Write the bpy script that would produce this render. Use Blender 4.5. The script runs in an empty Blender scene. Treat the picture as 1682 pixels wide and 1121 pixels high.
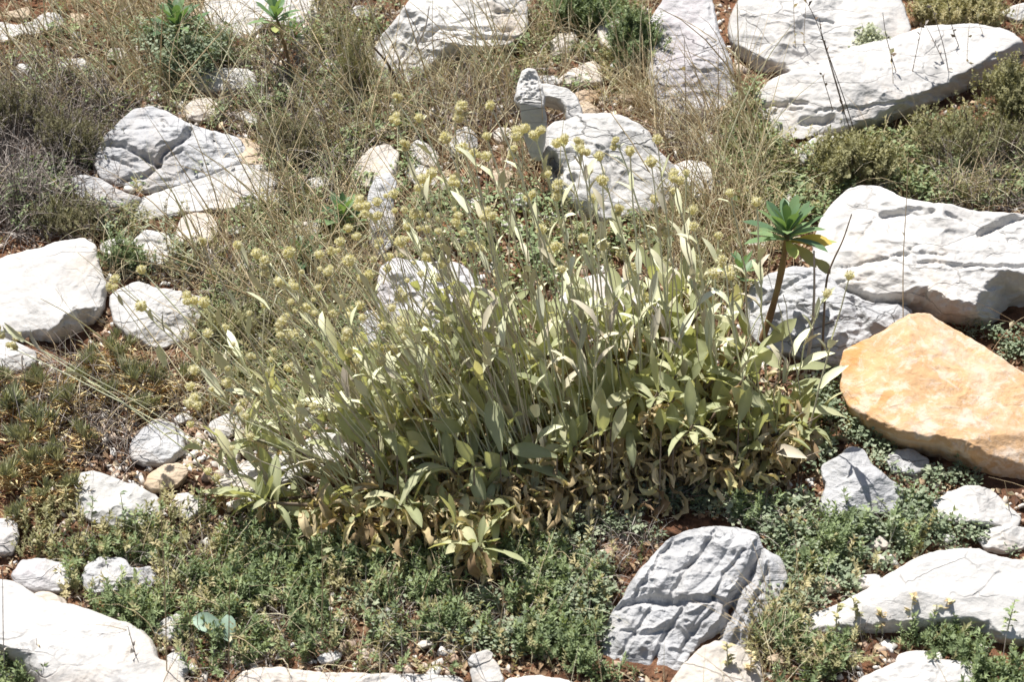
import bpy, math, random
import numpy as np
from mathutils import Vector, Matrix

random.seed(7)
RNG = np.random.default_rng(7)
R = math.radians

# ------------------------------------------------------------------ camera, sky, sun, exposure
scene = bpy.context.scene
PW, PH = 1682.0, 1121.0
LENS, SENSOR = 85.0, 36.0
PITCH, DIST = R(25), 4.0
SLOPE = R(16)
CAM = np.array([0.0, -DIST*math.cos(PITCH), DIST*math.sin(PITCH)])
cd = bpy.data.cameras.new('camera'); cam = bpy.data.objects.new('camera', cd)
scene.collection.objects.link(cam); scene.camera = cam
cam.location = CAM; cam.rotation_euler = (R(90)-PITCH, 0, 0)
cd.lens = LENS; cd.sensor_width = SENSOR; cd.clip_start = 0.05; cd.clip_end = 500
cd.dof.use_dof = True; cd.dof.focus_distance = 3.95; cd.dof.aperture_fstop = 8.0

SUN_TRAVEL = Vector((0.24, -0.17, -1.0)).normalized()
w = bpy.data.worlds.new('World'); scene.world = w; w.use_nodes = True
nt = w.node_tree; nt.nodes.clear()
sky = nt.nodes.new('ShaderNodeTexSky'); sky.sky_type = 'NISHITA'; sky.sun_disc = False
to_sun = -SUN_TRAVEL
sky.sun_elevation = math.asin(to_sun.z); sky.sun_rotation = math.atan2(to_sun.x, to_sun.y)
sky.dust_density = 2.0; sky.ozone_density = 0.7
bg = nt.nodes.new('ShaderNodeBackground'); bg.inputs[1].default_value = 0.065
wo = nt.nodes.new('ShaderNodeOutputWorld')
nt.links.new(sky.outputs[0], bg.inputs[0]); nt.links.new(bg.outputs[0], wo.inputs[0])
sl = bpy.data.lights.new('sun', 'SUN'); sl.energy = 5.0; sl.angle = R(0.5); sl.color = (1.0, 0.972, 0.935)
so = bpy.data.objects.new('sun', sl); scene.collection.objects.link(so)
so.rotation_euler = SUN_TRAVEL.to_track_quat('-Z', 'Y').to_euler(); so.location = (0, 0, 8)
scene.view_settings.view_transform = 'Standard'; scene.view_settings.look = 'None'
scene.view_settings.gamma = 1.0; scene.view_settings.exposure = 0.62

# ------------------------------------------------------------------ image <-> ground helpers
FPX = LENS/SENSOR*PW
FWD = np.array([0, math.cos(PITCH), -math.sin(PITCH)])
UP = np.array([0, math.sin(PITCH), math.cos(PITCH)])
RT = np.array([1.0, 0, 0])
GN = np.array([0, -math.sin(SLOPE), math.cos(SLOPE)])          # ground normal

def rays(px):
    px = np.atleast_2d(np.asarray(px, float))
    d = FWD + ((px[:, :1]-PW/2)/FPX)*RT - ((px[:, 1:2]-PH/2)/FPX)*UP
    return d
def on_plane(px, p0, n):
    d = rays(px); t = ((p0-CAM)@n)/(d@n)
    return CAM + d*t[:, None]
def at_y(px, Y):                                                # point of a ray at world depth Y
    d = rays(px); Y = np.broadcast_to(np.asarray(Y, float), (len(d),))
    t = (Y-CAM[1])/d[:, 1]
    return CAM + d*t[:, None]

# ---- gradient noise
_perm = RNG.permutation(256); _perm = np.concatenate([_perm, _perm, _perm])
_grad = RNG.normal(size=(256, 3)); _grad /= np.linalg.norm(_grad, axis=1)[:, None]
def perlin(P):
    P = np.asarray(P, float); i = np.floor(P).astype(int); f = P-i; i &= 255
    u = f*f*f*(f*(f*6-15)+10)
    out = 0
    for dx in (0, 1):
        for dy in (0, 1):
            for dz in (0, 1):
                h = _perm[_perm[_perm[(i[:, 0]+dx) & 255]+((i[:, 1]+dy) & 255)]+((i[:, 2]+dz) & 255)]
                g = _grad[h]
                dot = g[:, 0]*(f[:, 0]-dx)+g[:, 1]*(f[:, 1]-dy)+g[:, 2]*(f[:, 2]-dz)
                wx = u[:, 0] if dx else 1-u[:, 0]; wy = u[:, 1] if dy else 1-u[:, 1]; wz = u[:, 2] if dz else 1-u[:, 2]
                out = out+dot*wx*wy*wz
    return out*1.6
def fbm(P, o=4, g=0.5):
    a, s, t = 1.0, 0, 0
    for k in range(o):
        s = s+a*perlin(P*(2**k)+k*17.3); t += a; a *= g
    return s/t

def gz(x, y):
    x = np.asarray(x, float); y = np.asarray(y, float)
    P = np.stack([x, y, np.zeros_like(x)], -1).reshape(-1, 3)
    n = fbm(P*3.1, 3)*0.016+fbm(P*0.9+5, 2)*0.015
    return y*math.tan(SLOPE)+n.reshape(x.shape)
def ground(px):
    p = on_plane(px, np.zeros(3), GN); p[:, 2] = gz(p[:, 0], p[:, 1]); return p

# ------------------------------------------------------------------ object helpers
COL = scene.collection
def tag(o, label=None, cat=None, group=None, kind=None):
    if label: o['label'] = label
    if cat: o['category'] = cat
    if group: o['group'] = group
    if kind: o['kind'] = kind
    return o
def empty(name, loc, label, cat, group=None):
    o = bpy.data.objects.new(name, None); COL.objects.link(o); o.location = tuple(loc); o.empty_display_size = .05
    return tag(o, label, cat, group)
def link(name, me, parent=None, loc=(0, 0, 0)):
    o = bpy.data.objects.new(name, me); COL.objects.link(o); o.location = tuple(loc)
    if parent is not None: o.parent = parent
    return o
def mesh_from(name, V, F, mat, tint=None, smooth=True):
    me = bpy.data.meshes.new(name)
    V = np.asarray(V, np.float32); F = np.asarray(F, np.int32)
    me.vertices.add(len(V)); me.vertices.foreach_set('co', V.ravel())
    k = F.shape[1]
    me.loops.add(F.size); me.loops.foreach_set('vertex_index', F.ravel())
    me.polygons.add(len(F))
    me.polygons.foreach_set('loop_start', np.arange(0, F.size, k, dtype=np.int32))
    me.polygons.foreach_set('use_smooth', np.full(len(F), smooth))
    me.update(calc_edges=True)
    if tint is not None:
        a = me.attributes.new('tint', 'FLOAT', 'POINT'); a.data.foreach_set('value', np.asarray(tint, np.float32))
    me.materials.append(mat)
    return me
class MB:
    def __init__(s): s.V = []; s.F = []; s.T = []; s.n = 0
    def add(s, V, F, t=0.5):
        V = np.asarray(V, float); s.V.append(V); s.F.append(np.asarray(F)+s.n); s.n += len(V)
        s.T.append(np.full(len(V), t) if np.isscalar(t) else np.asarray(t))
    def stamp(s, tpl, pos, X, Y, Z, sc, tint):
        tv, tf = tpl; n = len(pos)
        if n == 0: return
        sc = np.broadcast_to(np.asarray(sc, float), (n,)) if np.ndim(sc) < 2 else sc
        if np.ndim(sc) == 1: S = np.stack([sc, sc, sc], 1)
        else: S = sc
        V = (pos[:, None, :]+tv[None, :, 0:1]*(X*S[:, :1])[:, None, :]+tv[None, :, 1:2]*(Y*S[:, 1:2])[:, None, :]
             +tv[None, :, 2:3]*(Z*S[:, 2:3])[:, None, :])
        F = tf[None]+(np.arange(n)*len(tv))[:, None, None]
        s.add(V.reshape(-1, 3), F.reshape(-1, tf.shape[1]), np.repeat(np.broadcast_to(tint, (n,)), len(tv)))
    def build(s, name, mat, parent=None, loc=(0, 0, 0)):
        V = np.concatenate(s.V)-np.asarray(loc, float)
        me = mesh_from(name, V, np.concatenate(s.F), mat, np.concatenate(s.T))
        return link(name, me, parent, loc if parent is None else (0, 0, 0))
    def mesh(s, name, mat, origin=(0, 0, 0)):
        return mesh_from(name, np.concatenate(s.V)-np.asarray(origin, float), np.concatenate(s.F), mat, np.concatenate(s.T))

def nrm(a): return a/np.maximum(np.linalg.norm(a, axis=-1, keepdims=True), 1e-9)
def frame(d, hint):
    Y = nrm(np.asarray(d, float)); Z = hint-(hint*Y).sum(-1, keepdims=True)*Y; Z = nrm(Z); X = np.cross(Y, Z)
    return X, Y, Z
def U(a, b, n=None): return RNG.uniform(a, b, n)

# ------------------------------------------------------------------ templates (quads only)
def tube(path, rad, sides=4, t=0.5):
    path = np.asarray(path, float); n = len(path); rad = np.broadcast_to(np.asarray(rad, float), (n,))
    tan = nrm(np.gradient(path, axis=0)); ref = np.array([0.31, 0.9, 0.2]) if abs(nrm(path[-1]-path[0])[1]) < .8 else np.array([1., 0, 0.1])
    X = nrm(np.cross(tan, ref)); Z = np.cross(X, tan)
    a = np.arange(sides)/sides*2*math.pi
    V = path[:, None]+rad[:, None, None]*(np.cos(a)[None, :, None]*X[:, None]+np.sin(a)[None, :, None]*Z[:, None])
    F = []
    for i in range(n-1):
        for k in range(sides):
            F.append((i*sides+k, i*sides+(k+1) % sides, (i+1)*sides+(k+1) % sides, (i+1)*sides+k))
    return V.reshape(-1, 3), np.array(F)
def leaf(nl=5, wid=.16, peak=.62, bend=.4, fold=.25, twist=0., petiole=.15, wav=0., seed=0):
    rr = np.random.default_rng(seed)
    t = np.linspace(0, 1, nl+1)
    w_ = wid*np.where(t < peak, petiole+(1-petiole)*np.sin(np.clip(t/peak, 0, 1)*math.pi/2)**1.7,
                      np.cos(np.clip((t-peak)/(1-peak), 0, 1)*math.pi/2)**.75)
    w_[-1] = wid*.03
    ang = bend*t; ds = 1/nl
    y = np.concatenate([[0], np.cumsum(np.cos((ang[:-1]+ang[1:])/2)*ds)]); z = -np.concatenate([[0], np.cumsum(np.sin((ang[:-1]+ang[1:])/2)*ds)])
    V = []
    for i in range(nl+1):
        tw = twist*t[i]
        for s in (-1, 0, 1):
            x = s*w_[i]; h = abs(s)*w_[i]*fold+(wav*w_[i]*rr.uniform(-1, 1) if s else 0)
            X2 = x*math.cos(tw)-h*math.sin(tw); H2 = x*math.sin(tw)+h*math.cos(tw)
            V.append((X2, y[i]+H2*math.sin(ang[i]), z[i]+H2*math.cos(ang[i])))
    F = []
    for i in range(nl):
        for s in (0, 1): F.append((i*3+s, i*3+s+1, i*3+s+4, i*3+s+3))
    return np.array(V), np.array(F)
def merge(parts):
    V = []; F = []; n = 0
    for v, f in parts: V.append(v); F.append(f+n); n += len(v)
    return np.concatenate(V), np.concatenate(F)
def place(tpl, pos, d, hint, sc):
    v, f = tpl; X, Y, Z = frame(np.asarray(d, float), np.asarray(hint, float))
    return np.asarray(pos)+sc*(v[:, :1]*X+v[:, 1:2]*Y+v[:, 2:3]*Z), f
def diamond(wd=.3):                                             # tiny leaf, one bent pair of quads
    return np.array([(0, 0, 0), (-wd/2, .45, .05), (0, .5, -.03), (wd/2, .45, .05), (0, 1, -.08), (0, .98, -.08), (-.02, 0.02, 0), (.02, .02, 0)])[:6], np.array([(0, 1, 4, 2), (0, 2, 4, 3)])

# ------------------------------------------------------------------ materials
def newmat(name):
    m = bpy.data.materials.new(name); m.use_nodes = True; m.node_tree.nodes.clear()
    return m, m.node_tree.nodes, m.node_tree.links
def ramp(N, stops, interp='LINEAR'):
    r = N.new('ShaderNodeValToRGB'); r.color_ramp.interpolation = interp; e = r.color_ramp.elements
    while len(e) < len(stops): e.new(0.5)
    for i, (p, c) in enumerate(stops):
        e[i].position = p; e[i].color = (c[0], c[1], c[2], 1) if len(c) == 3 else c
    return r
PALE = {'small_herb_leaf': .30, 'olive_herb_leaf': .25, 'bluish_herb_leaf': .15, 'felted_leaf': .26, 'herb_stem': .25, 'dry_straw': .15, 'spiny_needle': .2, 'spurge_leaf': .28}
GAIN = {'small_herb_leaf': 1.7, 'bluish_herb_leaf': 1.7, 'olive_herb_leaf': 1.75, 'dead_twig': 1.45, 'dry_straw': 1.45, 'spiny_needle': 1.9, 'orange_thorn': 1.35, 'spurge_leaf': 1.55, 'felted_leaf': 1.42, 'herb_stem': 1.95, 'dry_leaf': 1.2}
def plant_mat(name, cols, trans=.3, rough=.6, tcol=None, veins=False, spec=.25):
    m, N, L = newmat(name)
    at = N.new('ShaderNodeAttribute'); at.attribute_name = 'tint'
    tc = N.new('ShaderNodeTexCoord'); no = N.new('ShaderNodeTexNoise'); no.inputs['Scale'].default_value = 60; no.inputs['Detail'].default_value = 3
    L.new(tc.outputs['Object'], no.inputs['Vector'])
    ma = N.new('ShaderNodeMath'); ma.operation = 'MULTIPLY_ADD'; ma.inputs[1].default_value = .35; L.new(no.outputs[0], ma.inputs[0])
    mb = N.new('ShaderNodeMath'); mb.operation = 'ADD'; mb.inputs[1].default_value = -.175; L.new(at.outputs['Fac'], mb.inputs[0]); L.new(mb.outputs[0], ma.inputs[2])
    g_ = GAIN.get(name, 1.0); q_ = PALE.get(name, 0); cols = [tuple(min((x*(1-q_)+q_*max(c)*k_)*g_, .78) for x, k_ in zip(c, (1.0, .97, .80))) for c in cols]
    rp = ramp(N, [(i/(len(cols)-1), c) for i, c in enumerate(cols)]); L.new(ma.outputs[0], rp.inputs[0])
    pb = N.new('ShaderNodeBsdfPrincipled'); pb.inputs['Roughness'].default_value = rough; pb.inputs['Specular IOR Level'].default_value = spec
    L.new(rp.outputs[0], pb.inputs['Base Color'])
    out = N.new('ShaderNodeOutputMaterial')
    if trans > 0:
        tr = N.new('ShaderNodeBsdfTranslucent'); mx = N.new('ShaderNodeMixShader'); mx.inputs[0].default_value = trans
        mc = N.new('ShaderNodeMixRGB'); mc.blend_type = 'MULTIPLY'; mc.inputs[0].default_value = 1; mc.inputs[2].default_value = (*(tcol or (1.2, 1.15, .6)), 1)
        L.new(rp.outputs[0], mc.inputs[1]); L.new(mc.outputs[0], tr.inputs[0])
        L.new(pb.outputs[0], mx.inputs[1]); L.new(tr.outputs[0], mx.inputs[2]); L.new(mx.outputs[0], out.inputs[0])
    else: L.new(pb.outputs[0], out.inputs[0])
    return m
M = {}
M['leaf'] = plant_mat('felted_leaf', [(.19, .205, .09), (.275, .305, .14), (.36, .385, .20), (.46, .44, .25)], .40, .75)
M['dryleaf'] = plant_mat('dry_leaf', [(.20, .13, .07), (.42, .33, .18), (.58, .48, .30), (.50, .45, .22)], .2, .7)
M['stem'] = plant_mat('herb_stem', [(.26, .21, .17), (.30, .28, .18), (.32, .33, .19), (.42, .41, .27)], 0, .7)
M['head'] = plant_mat('seed_head', [(.62, .59, .43), (.72, .69, .52), (.78, .76, .63)], .45, .9)
M['wood'] = plant_mat('woody_base', [(.07, .05, .035), (.16, .115, .08), (.26, .21, .16)], 0, .9)
M['straw'] = plant_mat('dry_straw', [(.17, .11, .065), (.34, .25, .14), (.50, .40, .24), (.60, .52, .36)], .15, .6)
M['twig'] = plant_mat('dead_twig', [(.07, .055, .045), (.17, .14, .12), (.30, .265, .235), (.42, .38, .33)], 0, .8)
M['green'] = plant_mat('small_herb_leaf', [(.055, .085, .03), (.095, .14, .05), (.15, .21, .075), (.23, .27, .10)], .25, .55)
M['blue'] = plant_mat('bluish_herb_leaf', [(.06, .085, .05), (.105, .14, .08), (.17, .205, .13), (.27, .28, .19)], .25, .55)
M['olive'] = plant_mat('olive_herb_leaf', [(.09, .075, .04), (.15, .145, .06), (.22, .21, .09), (.34, .28, .14)], .25, .6)
M['litter'] = plant_mat('leaf_litter', [(.08, .045, .03), (.20, .115, .065), (.36, .25, .15), (.55, .46, .32)], .05, .8)
M['needle'] = plant_mat('spiny_needle', [(.14, .15, .08), (.21, .22, .12), (.31, .28, .15), (.40, .32, .15)], .15, .6)
M['thorn'] = plant_mat('orange_thorn', [(.20, .09, .03), (.38, .27, .12), (.50, .40, .20), (.58, .50, .30)], .1, .6)
M['spurge'] = plant_mat('spurge_leaf', [(.045, .105, .045), (.075, .16, .06), (.13, .22, .06), (.36, .34, .07)], .3, .42, (1.3, 1.3, .5), spec=.4)
M['yellow'] = plant_mat('yellowed_leaf', [(.42, .33, .06), (.60, .46, .10), (.66, .52, .16)], .35, .5)
M['bark'] = plant_mat('spurge_bark', [(.14, .085, .045), (.26, .17, .085), (.33, .26, .12)], 0, .7)
M['glauc'] = plant_mat('glaucous_leaf', [(.24, .34, .25), (.30, .41, .31), (.36, .46, .36)], .2, .5)

def rock_mat(name, base, dark, stain, stain_amt=.35, crack=.5, layer=(0, 0, 1), bump=.6, speck=.5, streak=1.0, scale=1.0, strk=.35, mott=.25, msc=26):
    m, N, L = newmat(name)
    def noise(vec, sc, det=6, rough=.6, dist=0):
        n = N.new('ShaderNodeTexNoise'); n.inputs['Scale'].default_value = sc*scale; n.inputs['Detail'].default_value = det
        n.inputs['Roughness'].default_value = rough; n.inputs['Distortion'].default_value = dist; L.new(vec, n.inputs['Vector']); return n.outputs[0]
    def math_(op, a, b=None, c=None):
        n = N.new('ShaderNodeMath'); n.operation = op
        for i, v in enumerate((a, b, c)):
            if v is None: continue
            if isinstance(v, (int, float)): n.inputs[i].default_value = v
            else: L.new(v, n.inputs[i])
        return n.outputs[0]
    def mr(v, a, b, c=0., d=1.):
        n = N.new('ShaderNodeMapRange'); n.inputs[1].default_value = a; n.inputs[2].default_value = b; n.inputs[3].default_value = c; n.inputs[4].default_value = d
        n.interpolation_type = 'SMOOTHSTEP'; L.new(v, n.inputs[0]); return n.outputs[0]
    def mix(f, a, b, bt='MIX'):
        n = N.new('ShaderNodeMixRGB'); n.blend_type = bt
        if isinstance(f, (int, float)): n.inputs[0].default_value = f
        else: L.new(f, n.inputs[0])
        for i, v in ((1, a), (2, b)):
            if isinstance(v, tuple): n.inputs[i].default_value = (*v, 1)
            else: L.new(v, n.inputs[i])
        return n.outputs[0]
    tc = N.new('ShaderNodeTexCoord'); oi = N.new('ShaderNodeObjectInfo')
    va = N.new('ShaderNodeVectorMath'); va.operation = 'ADD'; L.new(tc.outputs['Object'], va.inputs[0])
    vm = N.new('ShaderNodeVectorMath'); vm.operation = 'SCALE'; vm.inputs['Scale'].default_value = 37.0
    cx = N.new('ShaderNodeCombineXYZ'); L.new(oi.outputs['Random'], cx.inputs[0]); L.new(oi.outputs['Random'], cx.inputs[1]); L.new(cx.outputs[0], vm.inputs[0])
    L.new(vm.outputs[0], va.inputs[1]); P = va.outputs[0]
    mp = N.new('ShaderNodeMapping'); mp.inputs['Scale'].default_value = (1.0, 1.6, 5.0*streak); mp.inputs['Rotation'].default_value = layer; L.new(P, mp.inputs['Vector']); PS = mp.outputs[0]
    n1 = noise(P, 7, 8, .62, .3); n2 = noise(P, 38, 8, .7); n3 = noise(PS, 9, 7, .65, .8); n4 = noise(P, 160, 4, .6); n5 = noise(P, 4, 5, .6, 1.0)
    c = mix(mr(n1, .35, .7), tuple(x*.84 for x in base), tuple(min(x*1.10, .84) for x in base))
    c = mix(math_('MULTIPLY', mr(noise(P, 2.3, 8, .75, .6), .48, .64), .5), c, dark)
    c = mix(math_('MULTIPLY', mr(n3, .50, .72), .55), c, dark)
    c = mix(math_('MULTIPLY', mr(n5, .52, .66), stain_amt), c, stain)
    c = mix(math_('MULTIPLY', mr(noise(P, msc/scale, 6, .68, .5), .47, .62), mott), c, dark)
    sp = math_('MULTIPLY', mr(n2, .60, .74), speck*.8); c = mix(sp, c, tuple(x*.62 for x in dark))
    # cracks: warped voronoi borders, masked so that they come and go
    nd = N.new('ShaderNodeTexNoise'); nd.inputs['Scale'].default_value = 6*scale; nd.inputs['Detail'].default_value = 5; L.new(P, nd.inputs['Vector'])
    w1 = N.new('ShaderNodeVectorMath'); w1.operation = 'SCALE'; w1.inputs['Scale'].default_value = .22/scale; L.new(nd.outputs[1], w1.inputs[0])
    w2 = N.new('ShaderNodeVectorMath'); w2.operation = 'ADD'; L.new(PS, w2.inputs[0]); L.new(w1.outputs[0], w2.inputs[1])
    vo = N.new('ShaderNodeTexVoronoi'); vo.feature = 'DISTANCE_TO_EDGE'; vo.inputs['Scale'].default_value = 5.5*scale; L.new(w2.outputs[0], vo.inputs['Vector'])
    msk = mr(noise(P, 5, 3, .5), .47, .60)
    cr = math_('MULTIPLY', mr(vo.outputs['Distance'], .0, .022, 1., 0.), msk)
    c = mix(math_('MULTIPLY', cr, crack), c, tuple(x*.25 for x in dark))
    h = math_('MULTIPLY_ADD', n3, .9*strk, math_('MULTIPLY_ADD', n2, .28, math_('MULTIPLY_ADD', n4, .07, math_('MULTIPLY', n1, .8))))
    h = math_('SUBTRACT', h, math_('MULTIPLY', cr, .5*crack))
    pit = N.new('ShaderNodeTexVoronoi'); pit.inputs['Scale'].default_value = 55*scale; L.new(P, pit.inputs['Vector'])
    h = math_('SUBTRACT', h, math_('MULTIPLY', math_('MULTIPLY', mr(pit.outputs['Distance'], .12, .34, 1., 0.), mr(n1, .5, .66)), .10*speck))
    bu = N.new('ShaderNodeBump'); bu.inputs['Strength'].default_value = bump; bu.inputs['Distance'].default_value = .022; L.new(h, bu.inputs['Height'])
    pb = N.new('ShaderNodeBsdfPrincipled'); pb.inputs['Roughness'].default_value = .88; pb.inputs['Specular IOR Level'].default_value = .2
    L.new(c, pb.inputs['Base Color']); L.new(bu.outputs[0], pb.inputs['Normal'])
    out = N.new('ShaderNodeOutputMaterial'); L.new(pb.outputs[0], out.inputs[0])
    return m
M['white'] = rock_mat('white_limestone', (.54, .525, .495), (.38, .37, .36), (.56, .44, .32), .40, .7, bump=.55, speck=.45)
M['chalk'] = rock_mat('smooth_white_limestone', (.57, .55, .52), (.45, .43, .405), (.60, .50, .40), .42, .45, bump=.42, speck=.4)
M['grey'] = rock_mat('grey_weathered_limestone', (.48, .475, .47), (.29, .295, .31), (.50, .40, .30), .3, .6, (R(20), R(25), 0), .7, .5, strk=.8)
M['rough'] = rock_mat('rough_pitted_limestone', (.56, .55, .54), (.34, .30, .31), (.52, .42, .32), .3, .7, (R(60), R(10), 0), .65, .5, strk=.4)
M['tan'] = rock_mat('tan_stone', (.52, .42, .31), (.34, .25, .17), (.58, .38, .20), .5, .4, bump=.6, speck=.4)
M['pink'] = rock_mat('pinkish_limestone', (.56, .51, .45), (.42, .38, .32), (.60, .46, .33), .35, .5, bump=.5, speck=.3)
M['orange'] = rock_mat('orange_stained_limestone', (.575, .36, .19), (.62, .53, .44), (.51, .245, .085), .8, .12, (0, R(30), 0), .6, .25, .8, mott=.6, msc=30)

def soil_mat():
    m, N, L = newmat('red_stony_soil')
    tc = N.new('ShaderNodeTexCoord'); P = tc.outputs['Object']
    def noise(sc, det=8, r=.65):
        n = N.new('ShaderNodeTexNoise'); n.inputs['Scale'].default_value = sc; n.inputs['Detail'].default_value = det; n.inputs['Roughness'].default_value = r; L.new(P, n.inputs['Vector']); return n.outputs[0]
    a, b, c3 = noise(4), noise(45), noise(180)
    r1 = ramp(N, [(.3, (.10, .055, .035)), (.5, (.19, .095, .055)), (.62, (.28, .15, .085)), (.78, (.30, .22, .14))]); L.new(a, r1.inputs[0])
    r2 = ramp(N, [(.35, (.35, .35, .35)), (.55, (1, 1, 1)), (.72, (1.6, 1.5, 1.35))]); L.new(b, r2.inputs[0])
    mx = N.new('ShaderNodeMixRGB'); mx.blend_type = 'MULTIPLY'; mx.inputs[0].default_value = .9; L.new(r1.outputs[0], mx.inputs[1]); L.new(r2.outputs[0], mx.inputs[2])
    ad = N.new('ShaderNodeMath'); ad.operation = 'MULTIPLY_ADD'; ad.inputs[1].default_value = .3; L.new(c3, ad.inputs[0]); L.new(b, ad.inputs[2])
    bu = N.new('ShaderNodeBump'); bu.inputs['Strength'].default_value = .9; bu.inputs['Distance'].default_value = .012; L.new(ad.outputs[0], bu.inputs['Height'])
    pb = N.new('ShaderNodeBsdfPrincipled'); pb.inputs['Roughness'].default_value = .95; pb.inputs['Specular IOR Level'].default_value = .1
    L.new(mx.outputs[0], pb.inputs['Base Color']); L.new(bu.outputs[0], pb.inputs['Normal'])
    out = N.new('ShaderNodeOutputMaterial'); L.new(pb.outputs[0], out.inputs[0]); return m
M['soil'] = soil_mat()

# ------------------------------------------------------------------ ground
def axis(lo, hi, step, far):
    c = list(np.arange(lo, hi+step/2, step)); s = step
    a = c[0]; pre = []
    while a > -far: s *= 1.35; a -= s; pre.append(a)
    s = step; a = c[-1]; post = []
    while a < far: s *= 1.35; a += s; post.append(a)
    return np.array(pre[::-1]+c+post)
gx = axis(-1.7, 1.7, .014, 70); gy = axis(-1.6, 2.0, .014, 70)
GX, GY = np.meshgrid(gx, gy)
GZ = gz(GX, GY)
fine = fbm(np.stack([GX.ravel(), GY.ravel(), 0*GX.ravel()], 1)*22, 3).reshape(GX.shape)*.006*(np.hypot(GX, GY) < 4)
V = np.stack([GX, GY, GZ+fine], -1).reshape(-1, 3)
nx, ny = len(gx), len(gy); ii = (np.arange(ny-1)[:, None]*nx+np.arange(nx-1)[None]).ravel()
tag(link('ground', mesh_from('ground', V, np.stack([ii, ii+1, ii+nx+1, ii+nx], 1), M['soil'])), kind='structure')

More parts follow.
